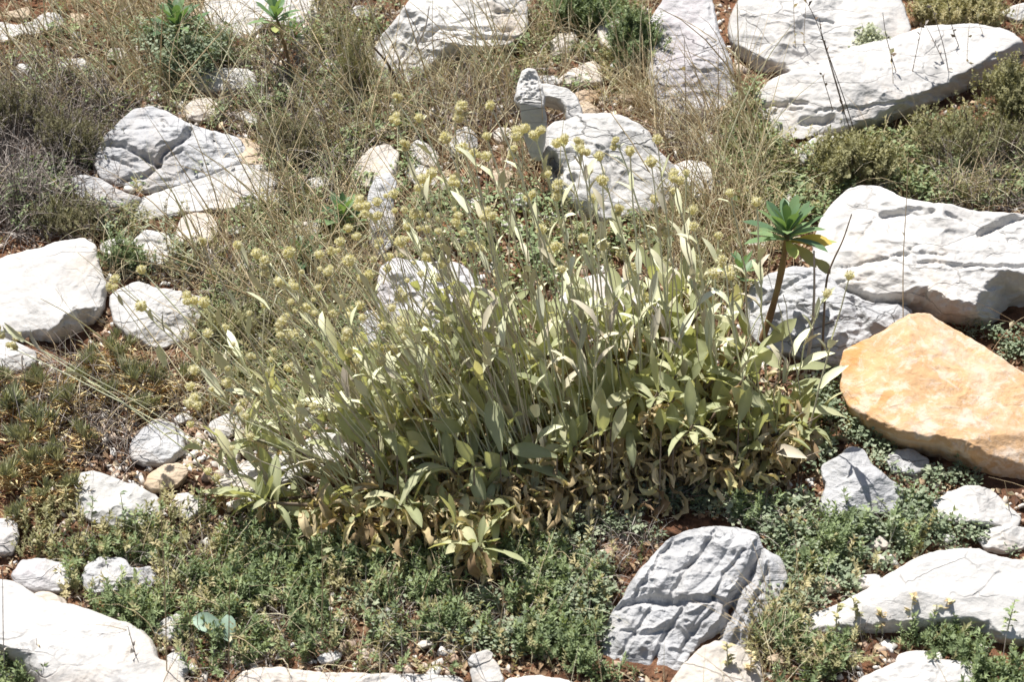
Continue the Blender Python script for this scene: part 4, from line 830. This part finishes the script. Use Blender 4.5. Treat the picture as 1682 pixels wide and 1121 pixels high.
# headless and broken stems as one part
mb = MB(); MX = MB(); mh = MB()
for i in range(300):
    hx = rgh.uniform(300, 1330) if i % 2 else rgh.uniform(300, 760); top = np.interp(hx, [300, 450, 650, 800, 1000, 1150, 1330], [560, 480, 300, 270, 290, 340, 470]); hy = rgh.uniform(top, top+260)
    path, L = stem_path(hx, hy, rgh); path = path-PB; tt = rgh.uniform(-.2, .9); r0 = rgh.uniform(.0008, .0016)
    mb.add(*tube(path, np.linspace(r0, r0*.5, 12), 4), float(np.clip(tt, 0, 1))); add_stem_leaves(mb if i % 2 else MX, path, L, rgh, rgh.integers(0, 4), .12, .75, (.035, .07))
    if i % 2 == 0:
        k = rgh.uniform(.45, 1.); h = head_mesh(1000+i); mh.add(np.concatenate(h.V)*k+path[-1], np.concatenate(h.F), np.concatenate(h.T))
o = link('small_seed_heads', mh.mesh('small_seed_heads', M['head']), root); o['kind'] = 'stuff'
o = link('thin_stems', mb.mesh('thin_stems', M['stem']), root); o['kind'] = 'stuff'
# leafy shoots
LV = [leaf(7, w_, .62, b, .28, tw, .22, .12, s) for s, (w_, b, tw) in enumerate([(.12, .3, 0), (.145, .7, .4), (.11, 1.1, -.5), (.155, .5, .7), (.12, -.4, .3), (.13, .9, -.9), (.10, 1.6, .4)])]
DL = [leaf(8, w_, .6, b, .9, tw, .3, .9, s+50) for s, (w_, b, tw) in enumerate([(.12, 2.2, 1.2), (.08, 3.2, -1.8), (.13, 2.6, 2.5), (.09, 1.6, 3.), (.10, 3.6, -3.), (.10, 1.2, 2.6), (.14, 2.9, .8)])]
FOOT = np.array([(470, 862), (540, 850), (630, 810), (690, 745), (800, 690), (960, 670), (1120, 650), (1260, 650), (1310, 690), (1310, 750), (1270, 815), (1180, 835), (1060, 845), (940, 850), (870, 905), (800, 945), (690, 930), (560, 895)], float)
def in_foot(n):
    P = np.c_[U(430, 1360, n*3), U(630, 945, n*3)]; return P[_inpoly(P, FOOT)][:n]
ml = MB(); md = MB(); mw = MB()
S = in_foot(125); S = S[~((S[:, 0] > 1180) & (S[:, 1] < 700))]; S = S[(S[:, 0] > 680) | (RNG.uniform(size=len(S)) < .5)]; S = np.vstack([S, [(455, 850), (480, 860), (500, 830), (1320, 720), (1330, 740), (600, 905), (560, 880)]])
G = ground(S)
for s, g in zip(S, G):
    xr = (s[0]-900)/450; yr = (s[1]-790)/150
    H = rgh.uniform(.04, .21)*(1.1-.5*max(0, yr))*(.45 if s[0] > 1210 else 1); ln = np.array([xr*.35-.12+rgh.normal(0, .15), -yr*.35+rgh.normal(0, .15), 1]); top = g+nrm(ln)*H
    if s[1] > 835 and rgh.uniform() < .4: continue
    if s[1] > 850: top = g+nrm(ln+[0, 0, -.4])*H*.8
    g2 = g+np.array([-(s[0]-900)*.0003, .05, 0])
    path = np.array([g2-[0, 0, .01], g2*.5+top*.5+rvec(1)[0]*.012, top])-PB; mw.add(*tube(path, [.0045, .0035, .0025], 5), rgh.uniform(0, 1))
    nl = rgh.integers(5, 11); az = rgh.uniform(0, 6.28)
    for k in range(nl):
        az += 2.4; el = rgh.uniform(.1, 1.52)**.9; out = np.array([math.cos(az), math.sin(az), 0])
        d = nrm(out*math.cos(el)+np.array([-.12, 0, math.sin(el)])); v, f = place(LV[rgh.integers(len(LV))], top-PB-[0, 0, .001]-(top-g2)*rgh.uniform(0, .45)*(k/nl), d, np.array([0, 0, 1.])+rvec(1)[0]*.35-out*.6, rgh.uniform(.04, .08)); t_ = rgh.uniform(0, .85); ml.add(v, f, np.clip(np.where(np.arange(len(v)) % 3 == 1, t_+.22, t_-.04)+(.3 if rgh.uniform() < .15 else 0)*(np.arange(len(v)) > len(v)-7), 0, 1))
    for k in range(rgh.integers(8, 16)):                          # dead leaves hang below the living ones
        a = rgh.uniform(0, 6.28); out = np.array([math.cos(a), math.sin(a)-.3, 0]); p = g2+(top-g2)*rgh.uniform(.1, 1.)+[0, -.015, 0]
        v, f = place(DL[rgh.integers(len(DL))], p-PB, nrm(out+[0, 0, rgh.uniform(-.6, .5)]), np.array([0, 0, 1.])+rvec(1)[0]*.6, rgh.uniform(.025, .06)); md.add(v, f, rgh.uniform(0, 1))
# single large leaves that catch the eye, drawn at their places
for (x, y, dx, dz, s, lift) in [(440, 830, -1, .7, .085, .05), (470, 850, 1, .15, .10, .045), (640, 870, .6, .2, .095, .05), (850, 790, 1, 0, .085, .10), (1280, 620, 1, .25, .08, .06), (1300, 690, 1, .2, .085, .06), (1290, 650, 1, .5, .07, .06),
                                (820, 690, .6, -.2, .075, .10), (930, 680, .7, -.5, .085, .10), (1010, 710, .8, .5, .06, .1), (1060, 730, .8, .1, .07, .1), (1130, 780, .5, -.8, .06, .08), (600, 660, .5, .8, .08, .1), (650, 740, .9, -.2, .08, .08), (560, 910, -1, -.2, .1, .04), (330, 812, 1, .1, .09, .03)]:
    g = ground([(x, y+lift*700)])[0]+[0, 0, lift]; v, f = place(LV[rgh.integers(3)], g-PB, np.array([dx, -.15, dz]), np.array([0, -.35, 1.]), s); ml.add(v, f, rgh.uniform(.2, .8))
    mw.add(*tube(np.array([g-PB-[dx*.02, -.03, lift], g-PB-[0, 0, lift*.3], g-PB]), .0015, 4), .8)
UPL = [leaf(7, w_, .62, b_, .3, tw, .2, .15, s+90) for s, (w_, b_, tw) in enumerate([(.18, .25, 0), (.16, .5, .5), (.19, -.2, -.4), (.17, .8, .3)])]
MIDP = np.array([(560, 760), (640, 640), (760, 560), (900, 540), (1080, 520), (1230, 560), (1280, 700), (1200, 760), (1000, 780), (800, 820), (640, 830)], float)
Q = np.c_[U(560, 1280, 500), U(520, 830, 500)]; Q = Q[_inpoly(Q, MIDP)][:170]
for q in Q:                                                      # upright paddle leaves through the middle of the clump
    lift = rgh.uniform(.05, .15); g = ground([(q[0], q[1]+lift*650)])[0]+[0, 0, lift]; p = g-PB; t_ = rgh.uniform(0, .9)
    d = nrm(np.array([rgh.normal(-.18, .35), rgh.normal(-.05, .3), rgh.uniform(.45, 1.)])); v, f = place(UPL[rgh.integers(4)], p, d, np.array([rgh.normal(0, .5), -.8, .9]), rgh.uniform(.05, .085)); ml.add(v, f, np.clip(np.where(np.arange(len(v)) % 3 == 1, t_+.2, t_), 0, 1))
    mw.add(*tube(np.array([p-[d[0]*.02, -.01, lift], p-[0, 0, lift*.35], p]), .0013, 4), .9)
ml.V += MX.V; ml.F += [f+ml.n for f in MX.F]; ml.T += MX.T; ml.n += MX.n
link('foliage', ml.mesh('foliage', M['leaf']), root)
n = 1700; P = in_foot(n); P[:, 1] = P[:, 1]*.6+.4*np.interp(P[:, 0], [450, 800, 900, 1300], [870, 930, 850, 780])+U(-10, 40, len(P)); G = ground(P); 
for g in G:
    v, f = place(DL[rgh.integers(len(DL))], g-PB+[0, -.01, rgh.uniform(0, .095)], rvec(1)[0]*[1, 1, .6], np.array([0, 0, 1.])+rvec(1)[0]*.7, rgh.uniform(.02, .055)); md.add(v, f, rgh.uniform(0, 1))
link('dead_leaves', md.mesh('dead_leaves', M['dryleaf']), root)
for k in range(260):
    s = in_foot(1)
    if not len(s): continue
    g = ground(s)[0]; d = nrm(np.array([(s[0, 0]-900)/500, -.5, .5])+rvec(1)[0]*.7); L = rgh.uniform(.03, .12); p = g-PB+[0, 0, .01]; mw.add(*tube(np.array([p, p+d*L*.5+rvec(1)[0]*.01, p+d*L]), [.002, .0015, .0007], 4), rgh.uniform(0, 1))
link('woody_base', mw.mesh('woody_base', M['wood']), root)

# ------------------------------------------------------------------ spurges
SPL = [leaf(6, w_, .66, b, .22, 0, .35, .06, s) for s, (w_, b) in enumerate([(.15, .15), (.16, .35), (.14, .55), (.15, -.1)])]
def spurge(label, base, top, n, L, r, extra=(), Yoff=0., lean=0.):
    b = ground([base])[0]; b[1] += Yoff; b[2] = gz(b[0], b[1]) if Yoff == 0 else b[2]; t = at_y([top], b[1]-.01)[0]; root = empty('spurge', b, label, 'plant', 'spurge plants')
    c = (b+t)/2+np.array([(t-b)[2]*.06, 0, -.01]); u = np.linspace(0, 1, 14)[:, None]; path = (1-u)**2*b+2*u*(1-u)*c+u*u*t-b
    ms = MB(); rad = r*(1+.12*RNG.normal(size=14)*.6)*np.linspace(1.1, .85, 14); ms.add(*tube(path, rad, 8), np.repeat(np.clip(np.linspace(.2, .7, 14)+RNG.normal(0, .15, 14), 0, 1), 8))
    for k in range(int(60)):                                     # leaf scars
        i = RNG.integers(3, 13); a = U(0, 6.28); o_ = np.array([math.cos(a), math.sin(a), .1]); v, f = place(leaf(2, .4, .5, .3, .2), path[i]+o_*r*.8+[0, 0, U(-.01, .01)], o_+[0, 0, .8], o_, r*.55); ms.add(v, f, U(0, .5))
    link('stem', ms.mesh('stem', M['bark']), root); tip = path[-1]; ml = MB()
    for k in range(n):
        f = k/n; az = k*2.39996; el = math.radians(-4+84*f); out = np.array([math.cos(az), math.sin(az), 0]); d = out*math.cos(el)+np.array([0, 0, math.sin(el)])
        v, fc = place(SPL[RNG.integers(4)], tip+[0, 0, -.022+.028*f]+out*r*.6, d, np.array([0, 0, 1.])-out*.5*f, L*(1.05-.45*f**2)*U(.9, 1.08)); ml.add(v, fc, float(np.clip(U(.0, .6)+(.35 if f < .15 else 0), 0, 1)))
    link('leaf_crown', ml.mesh('leaf_crown', M['spurge']), root)
    for (ex, mat, lb) in extra:
        (x0, y0), (x1, y1), wd = ex; p0 = at_y([(x0, y0)], b[1]-.01)[0]-b; p1 = at_y([(x1, y1)], b[1]-.03)[0]-b; d = p1-p0; me = MB(); v, f = place(leaf(6, .17*wd, .6, .35, .25, 0, .3, .08), p0, d, np.array([0, -.5, 1.]), np.linalg.norm(d)); me.add(v, f, .6)
        lo = link('leaf', me.mesh('leaf', M[mat]), root); lo['label'] = lb
    return root
spurge('tall green spurge with a thick bare brown stem beside the very large right boulder', (1245, 572), (1294, 376), 30, .070, .0056,
       extra=[(((1300, 396), (1366, 393), 1.2), 'yellow', 'yellowed drooping leaf'), (((1303, 402), (1345, 436), 1.3), 'olive', 'olive leaf hanging below the crown'), (((1335, 425), (1366, 447), 1.6), 'olive', 'olive leaf hanging lowest')])
spurge('small dark green spurge left of the tall bare stemmed one, half hidden by seed heads', (1228, 500), (1218, 440), 11, .042, .003)
spurge('bright green spurge at the top edge above the blue green shrub', (288, 95), (290, 38), 26, .07, .004)
spurge('thin stemmed spurge in front of the bright slab at the top left', (478, 125), (452, 22), 20, .05, .0032)
spurge('little bright green spurge right of the split grey rock', (562, 385), (563, 352), 22, .055, .003)
spurge('single green upright shoot of spurge among seed heads left of the centre', (500, 440), (497, 415), 10, .05, .003)
spurge('tiny green spurge at the end of the top left slab', (485, 68), (482, 52), 12, .04, .003)

# ------------------------------------------------------------------ dead stalks, twigs and single grasses
def stalk(name, label, cat, pts, r, mat, group=None, base_y=None, twigs=(), front=0.0, knobs=0):
    pts = np.array(pts, float); b = ground([pts[0]])[0]; Y = b[1]-np.linspace(0, front, len(pts)); W = np.vstack([b[None], at_y(pts[1:], Y[1:])])
    if len(W) == 2: W = np.vstack([W[:1], (W[:1]+W[1:])/2+[[.004, 0, 0]], W[1:]])
    t = np.linspace(0, len(W)-1, 5*(len(W)-1)+1); P = np.stack([np.interp(t, range(len(W)), W[:, k]) for k in range(3)], 1)
    for _ in range(3): P[1:-1] = (P[:-2]+P[1:-1]*2+P[2:])/4
    m = MB(); m.add(*tube(P-b, np.linspace(r, r*.45, len(P)), 5), U(.1, .7))
    for (a_, c_) in twigs:
        q = at_y([a_, ((a_[0]+c_[0])/2+2, (a_[1]+c_[1])/2), c_], b[1])-b; m.add(*tube(q, [r*.6, r*.5, r*.3], 4), .3)
    for k in range(knobs):
        i = RNG.integers(len(P)//3, len(P)); v, f = place(leaf(2, .3, .5, .4, .4), P[i]-b, rvec(1)[0]+[0, 0, .8], rvec(1)[0], U(.006, .014)); m.add(v, f, U(.3, 1))
    return tag(link(name, m.mesh(name, M[mat]), None, b), label, cat, group)
stalk('dead_branch', 'curved dark dead branch with a broken tip against the top centre boulder', 'branch', [(662, 170), (652, 135), (636, 102), (614, 78)], .0042, 'wood', twigs=[((650, 130), (656, 100))])
stalk('dead_branch', 'grey forked dead branch lying across the top centre boulder', 'branch', [(648, 118), (680, 85), (700, 45), (705, 10)], .002, 'twig', twigs=[((668, 95), (720, 62)), ((700, 68), (770, 55)), ((690, 60), (668, 20))])
stalk('dead_twig', 'thin black twig leaning on the very large right boulder beside the tall spurge', 'twig', [(1350, 600), (1356, 460), (1370, 425), (1385, 395), (1399, 352)], .0022, 'wood')
stalk('dead_stalk', 'weathered grey stalk standing right of the tall spurge stem, with a broken reddish tip', 'stalk', [(1322, 620), (1335, 540), (1338, 470), (1337, 412)], .0032, 'twig')
for i, (pts, lb) in enumerate([([(1408, 240), (1385, 180), (1345, 40), (1318, -10)], 'leftmost of the long dark stalks crossing the long upper right boulder'),
        ([(1412, 240), (1390, 170), (1350, 60), (1346, 30)], 'second long dark stalk crossing the long upper right boulder'),
        ([(1400, 225), (1378, 150), (1355, 70)], 'third dark stalk of the bundle crossing the long upper right boulder'),
        ([(1378, 220), (1365, 170), (1350, 122)], 'short dark stalk left of the bundle on the long upper right boulder'),
        ([(1500, 170), (1475, 130), (1455, 60), (1450, 20)], 'dark stalk at the middle of the long upper right boulder leaning left'),
        ([(1490, 165), (1500, 110), (1514, 45)], 'dark stalk leaning right in front of the long upper right boulder'),
        ([(1598, 130), (1580, 90), (1562, 40), (1555, -10)], 'dark stalk rising from the wiry bush, leftmost there'),
        ([(1570, 150), (1545, 90), (1520, 40)], 'red brown stalk leaning left out of the wiry bush'),
        ([(1565, 160), (1552, 80), (1530, 10)], 'long red brown stalk behind the wiry bush'),
        ([(1590, 150), (1588, 90), (1592, 40)], 'upright pale stalk in the wiry bush'),
        ([(1640, 110), (1620, 70), (1605, 30)], 'short thin stalk at the right of the wiry bush'),
        ([(1312, 120), (1305, 60), (1303, -20)], 'pale upright grass stem between the two top right boulders'),
        ([(1322, 118), (1320, 60), (1325, -10)], 'second pale upright grass stem between the two top right boulders'),
        ([(1468, 190), (1467, 120), (1462, 80)], 'thin pale grass stem near the middle of the upper right boulder')]):
    stalk('grass_stalk', lb, 'stalk', pts, .0011 if i < 9 else .0008, 'wood' if i < 7 else ('twig' if i < 9 else 'straw'), 'stalks standing in front of the upper right boulders', knobs=5)
for i, (pts, lb) in enumerate([([(1484, 572), (1483, 430), (1489, 330), (1492, 250)], 'thin straw stem in front of the very large right boulder, above the orange one'),
        ([(800, 745), (800, 640), (797, 545)], 'pale thin straw stem standing upright before the middle of the felted plant'),
        ([(274, 1120), (272, 1000), (266, 870), (262, 790)], 'pale upright grass stem crossing the white slab at the lower left'),
        ([(62, 1110), (61, 1080), (60, 1050)], 'short stem standing in front of the lower left boulder'),
        ([(8, 1118), (5, 1040), (4, 930)], 'dark upright stem at the left edge before the lower left boulder'),
        ([(232, 1110), (218, 1060), (210, 1030)], 'dark leaning sprig stem on the right end of the lower left boulder'),
        ([(376, 1110), (376, 1020), (378, 950)], 'pale stem in the green carpet right of the lower left boulder'),
        ([(328, 1110), (315, 1040), (305, 960)], 'long slanting pale stem in the green carpet beside the glaucous leaves'),
        ([(528, 1060), (530, 960), (528, 860)], 'thin stem below the left end of the felted plant'),
        ([(545, 1070), (543, 1010), (541, 930)], 'second thin stem below the left end of the felted plant'),
        ([(815, 1060), (828, 990), (826, 960)], 'bleached thin stem hanging in the dark hollow under the felted plant'),
        ([(905, 1028), (945, 960), (985, 905)], 'grey stick leaning in the dark hollow right of the plant base'),
        ([(1128, 330), (1127, 200), (1124, 60)], 'tall faint straw stem before the tall lumpy rock'),
        ([(1178, 300), (1180, 200), (1180, 80)], 'tall straw stem at the right of the tall lumpy rock'),
        ([(882, 130), (882, 60), (880, -10)], 'straw stem rising to the top edge above the horn'),
        ([(1030, 250), (1010, 190), (1000, 130)], 'thin stem rising behind the arched rock'),
        ([(1020, 235), (1012, 200), (1003, 160)], 'dark thin stem lying on top of the arched rock'),
        ([(-10, 88), (60, 60), (150, 25), (240, -15)], 'pale straw arching across the top left corner'),
        ([(110, 80), (170, 40), (225, 0)], 'grey twig slanting up to the top left edge'),
        ([(560, 290), (480, 255), (400, 228), (360, 210)], 'long pale straw lying over the right end of the split rock'),
        ([(560, 400), (470, 370), (400, 348)], 'pale straw lying below the grey slab'),
        ([(1615, 600), (1640, 560), (1672, 525), (1700, 515)], 'arching green grass stem above the orange boulder'),
        ([(1582, 200), (1550, 192), (1500, 196)], 'bleached straw lying across the wiry bush'),
        ([(1660, 850), (1655, 815), (1650, 790)], 'small dry stem right of the rounded white rock')]):
    stalk('grass_stalk', lb, 'stalk', pts, .0010, 'straw' if i not in (4, 5, 16, 18) else 'twig', 'single thin stalks', knobs=2)
# small upright dry herbs before the long lower right boulder, and glaucous seedling leaves
def herb(label, base, hpx, mat, lean=0.):
    b = ground([base])[0]; mm = np.linalg.norm(b-CAM)/FPX; H = hpx*mm; r_ = empty('upright_herb', b, label, 'herb', 'small upright herbs in front of boulders'); ms = MB(); mf = MB()
    P = np.array([(0, 0, -.01), (lean*H*.4, 0, H*.5), (lean*H, 0, H)]); ms.add(*tube(P, [.0013, .001, .0006], 4), .4)
    for k in range(16):
        f = U(.3, 1.02); a = U(0, 6.28); p = np.array([lean*H*f*f, 0, H*f]); v, fc = place(leaf(2, .3, .5, .5, .3), p, (math.cos(a), math.sin(a), U(.1, .9)), (0, 0, 1.), U(.007, .014)); mf.add(v, fc, U(.2, 1))
    link('stem', ms.mesh('stem', M['stem']), r_); link('foliage', mf.mesh('foliage', M[mat]), r_)
for (x, y, h, m_, l_, lb) in [(1492, 1040, 80, 'dryleaf', .05, 'dry orange herb with stacked bracts before the middle of the long lower boulder'), (1450, 1045, 50, 'dryleaf', -.1, 'short dry herb left of the stacked bract one'), (1535, 1040, 60, 'olive', 0, 'bushy little yellow green herb before the long lower boulder'),
        (1560, 1035, 62, 'dryleaf', 0, 'dry herb right of the yellow green one'), (1408, 1045, 70, 'olive', -.15, 'slender leaning herb near the snout of the lower boulder'), (1372, 1050, 60, 'olive', 0, 'faint herb right at the snout of the lower boulder'),
        (1650, 1060, 90, 'green', .1, 'leafy upright herb at the right edge before the long lower boulder'), (1195, 1115, 70, 'olive', -.05, 'slender herb in front of the pale crumbly rock'), (1232, 1118, 60, 'dryleaf', 0, 'dry reddish herb before the right side of the crumbly rock'),
        (175, 1115, 45, 'green', 0, 'small green sprig before the front of the lower left boulder'), (207, 875, 80, 'blue', -.05, 'grey green sprig standing before the white slab'), (150, 870, 70, 'blue', .1, 'thin sprig at the left end of the white slab'),
        (225, 900, 80, 'green', 0, 'taller leafy sprig at the right front of the white slab'), (1460, 900, 60, 'blue', .1, 'bluish sprig before the angular grey rock'), (1425, 880, 50, 'green', -.1, 'small green sprig touching the angular grey rock')]:
    herb(lb, (x, y), h, m_, l_)
b = ground([(375, 1075)])[0]; r_ = empty('glaucous_seedling', b, 'pale blue green broad leaved seedling in the green carpet at the lower left', 'plant')
for (x0, y0, x1, y1, wd) in [(378, 1052, 316, 1000, .95), (382, 1056, 372, 1008, 1.2), (395, 1072, 430, 1045, 1.4), (410, 1070, 445, 1052, 1.2)]:
    p0 = at_y([(x0, y0)], b[1])[0]-b; p1 = at_y([(x1, y1)], b[1]+.01)[0]-b; m = MB(); v, f = place(leaf(6, .22*wd, .6, .9, .5, .3, .3, .25, int(x0)), p0, p1-p0, (0, -.6, 1.), np.linalg.norm(p1-p0)*.95); m.add(v, f, .6)
    m.add(*tube(np.array([(0, 0, -.01), p0*.5, p0]), .0015, 4), .5); link('leaf', m.mesh('leaf', M['glauc']), r_)
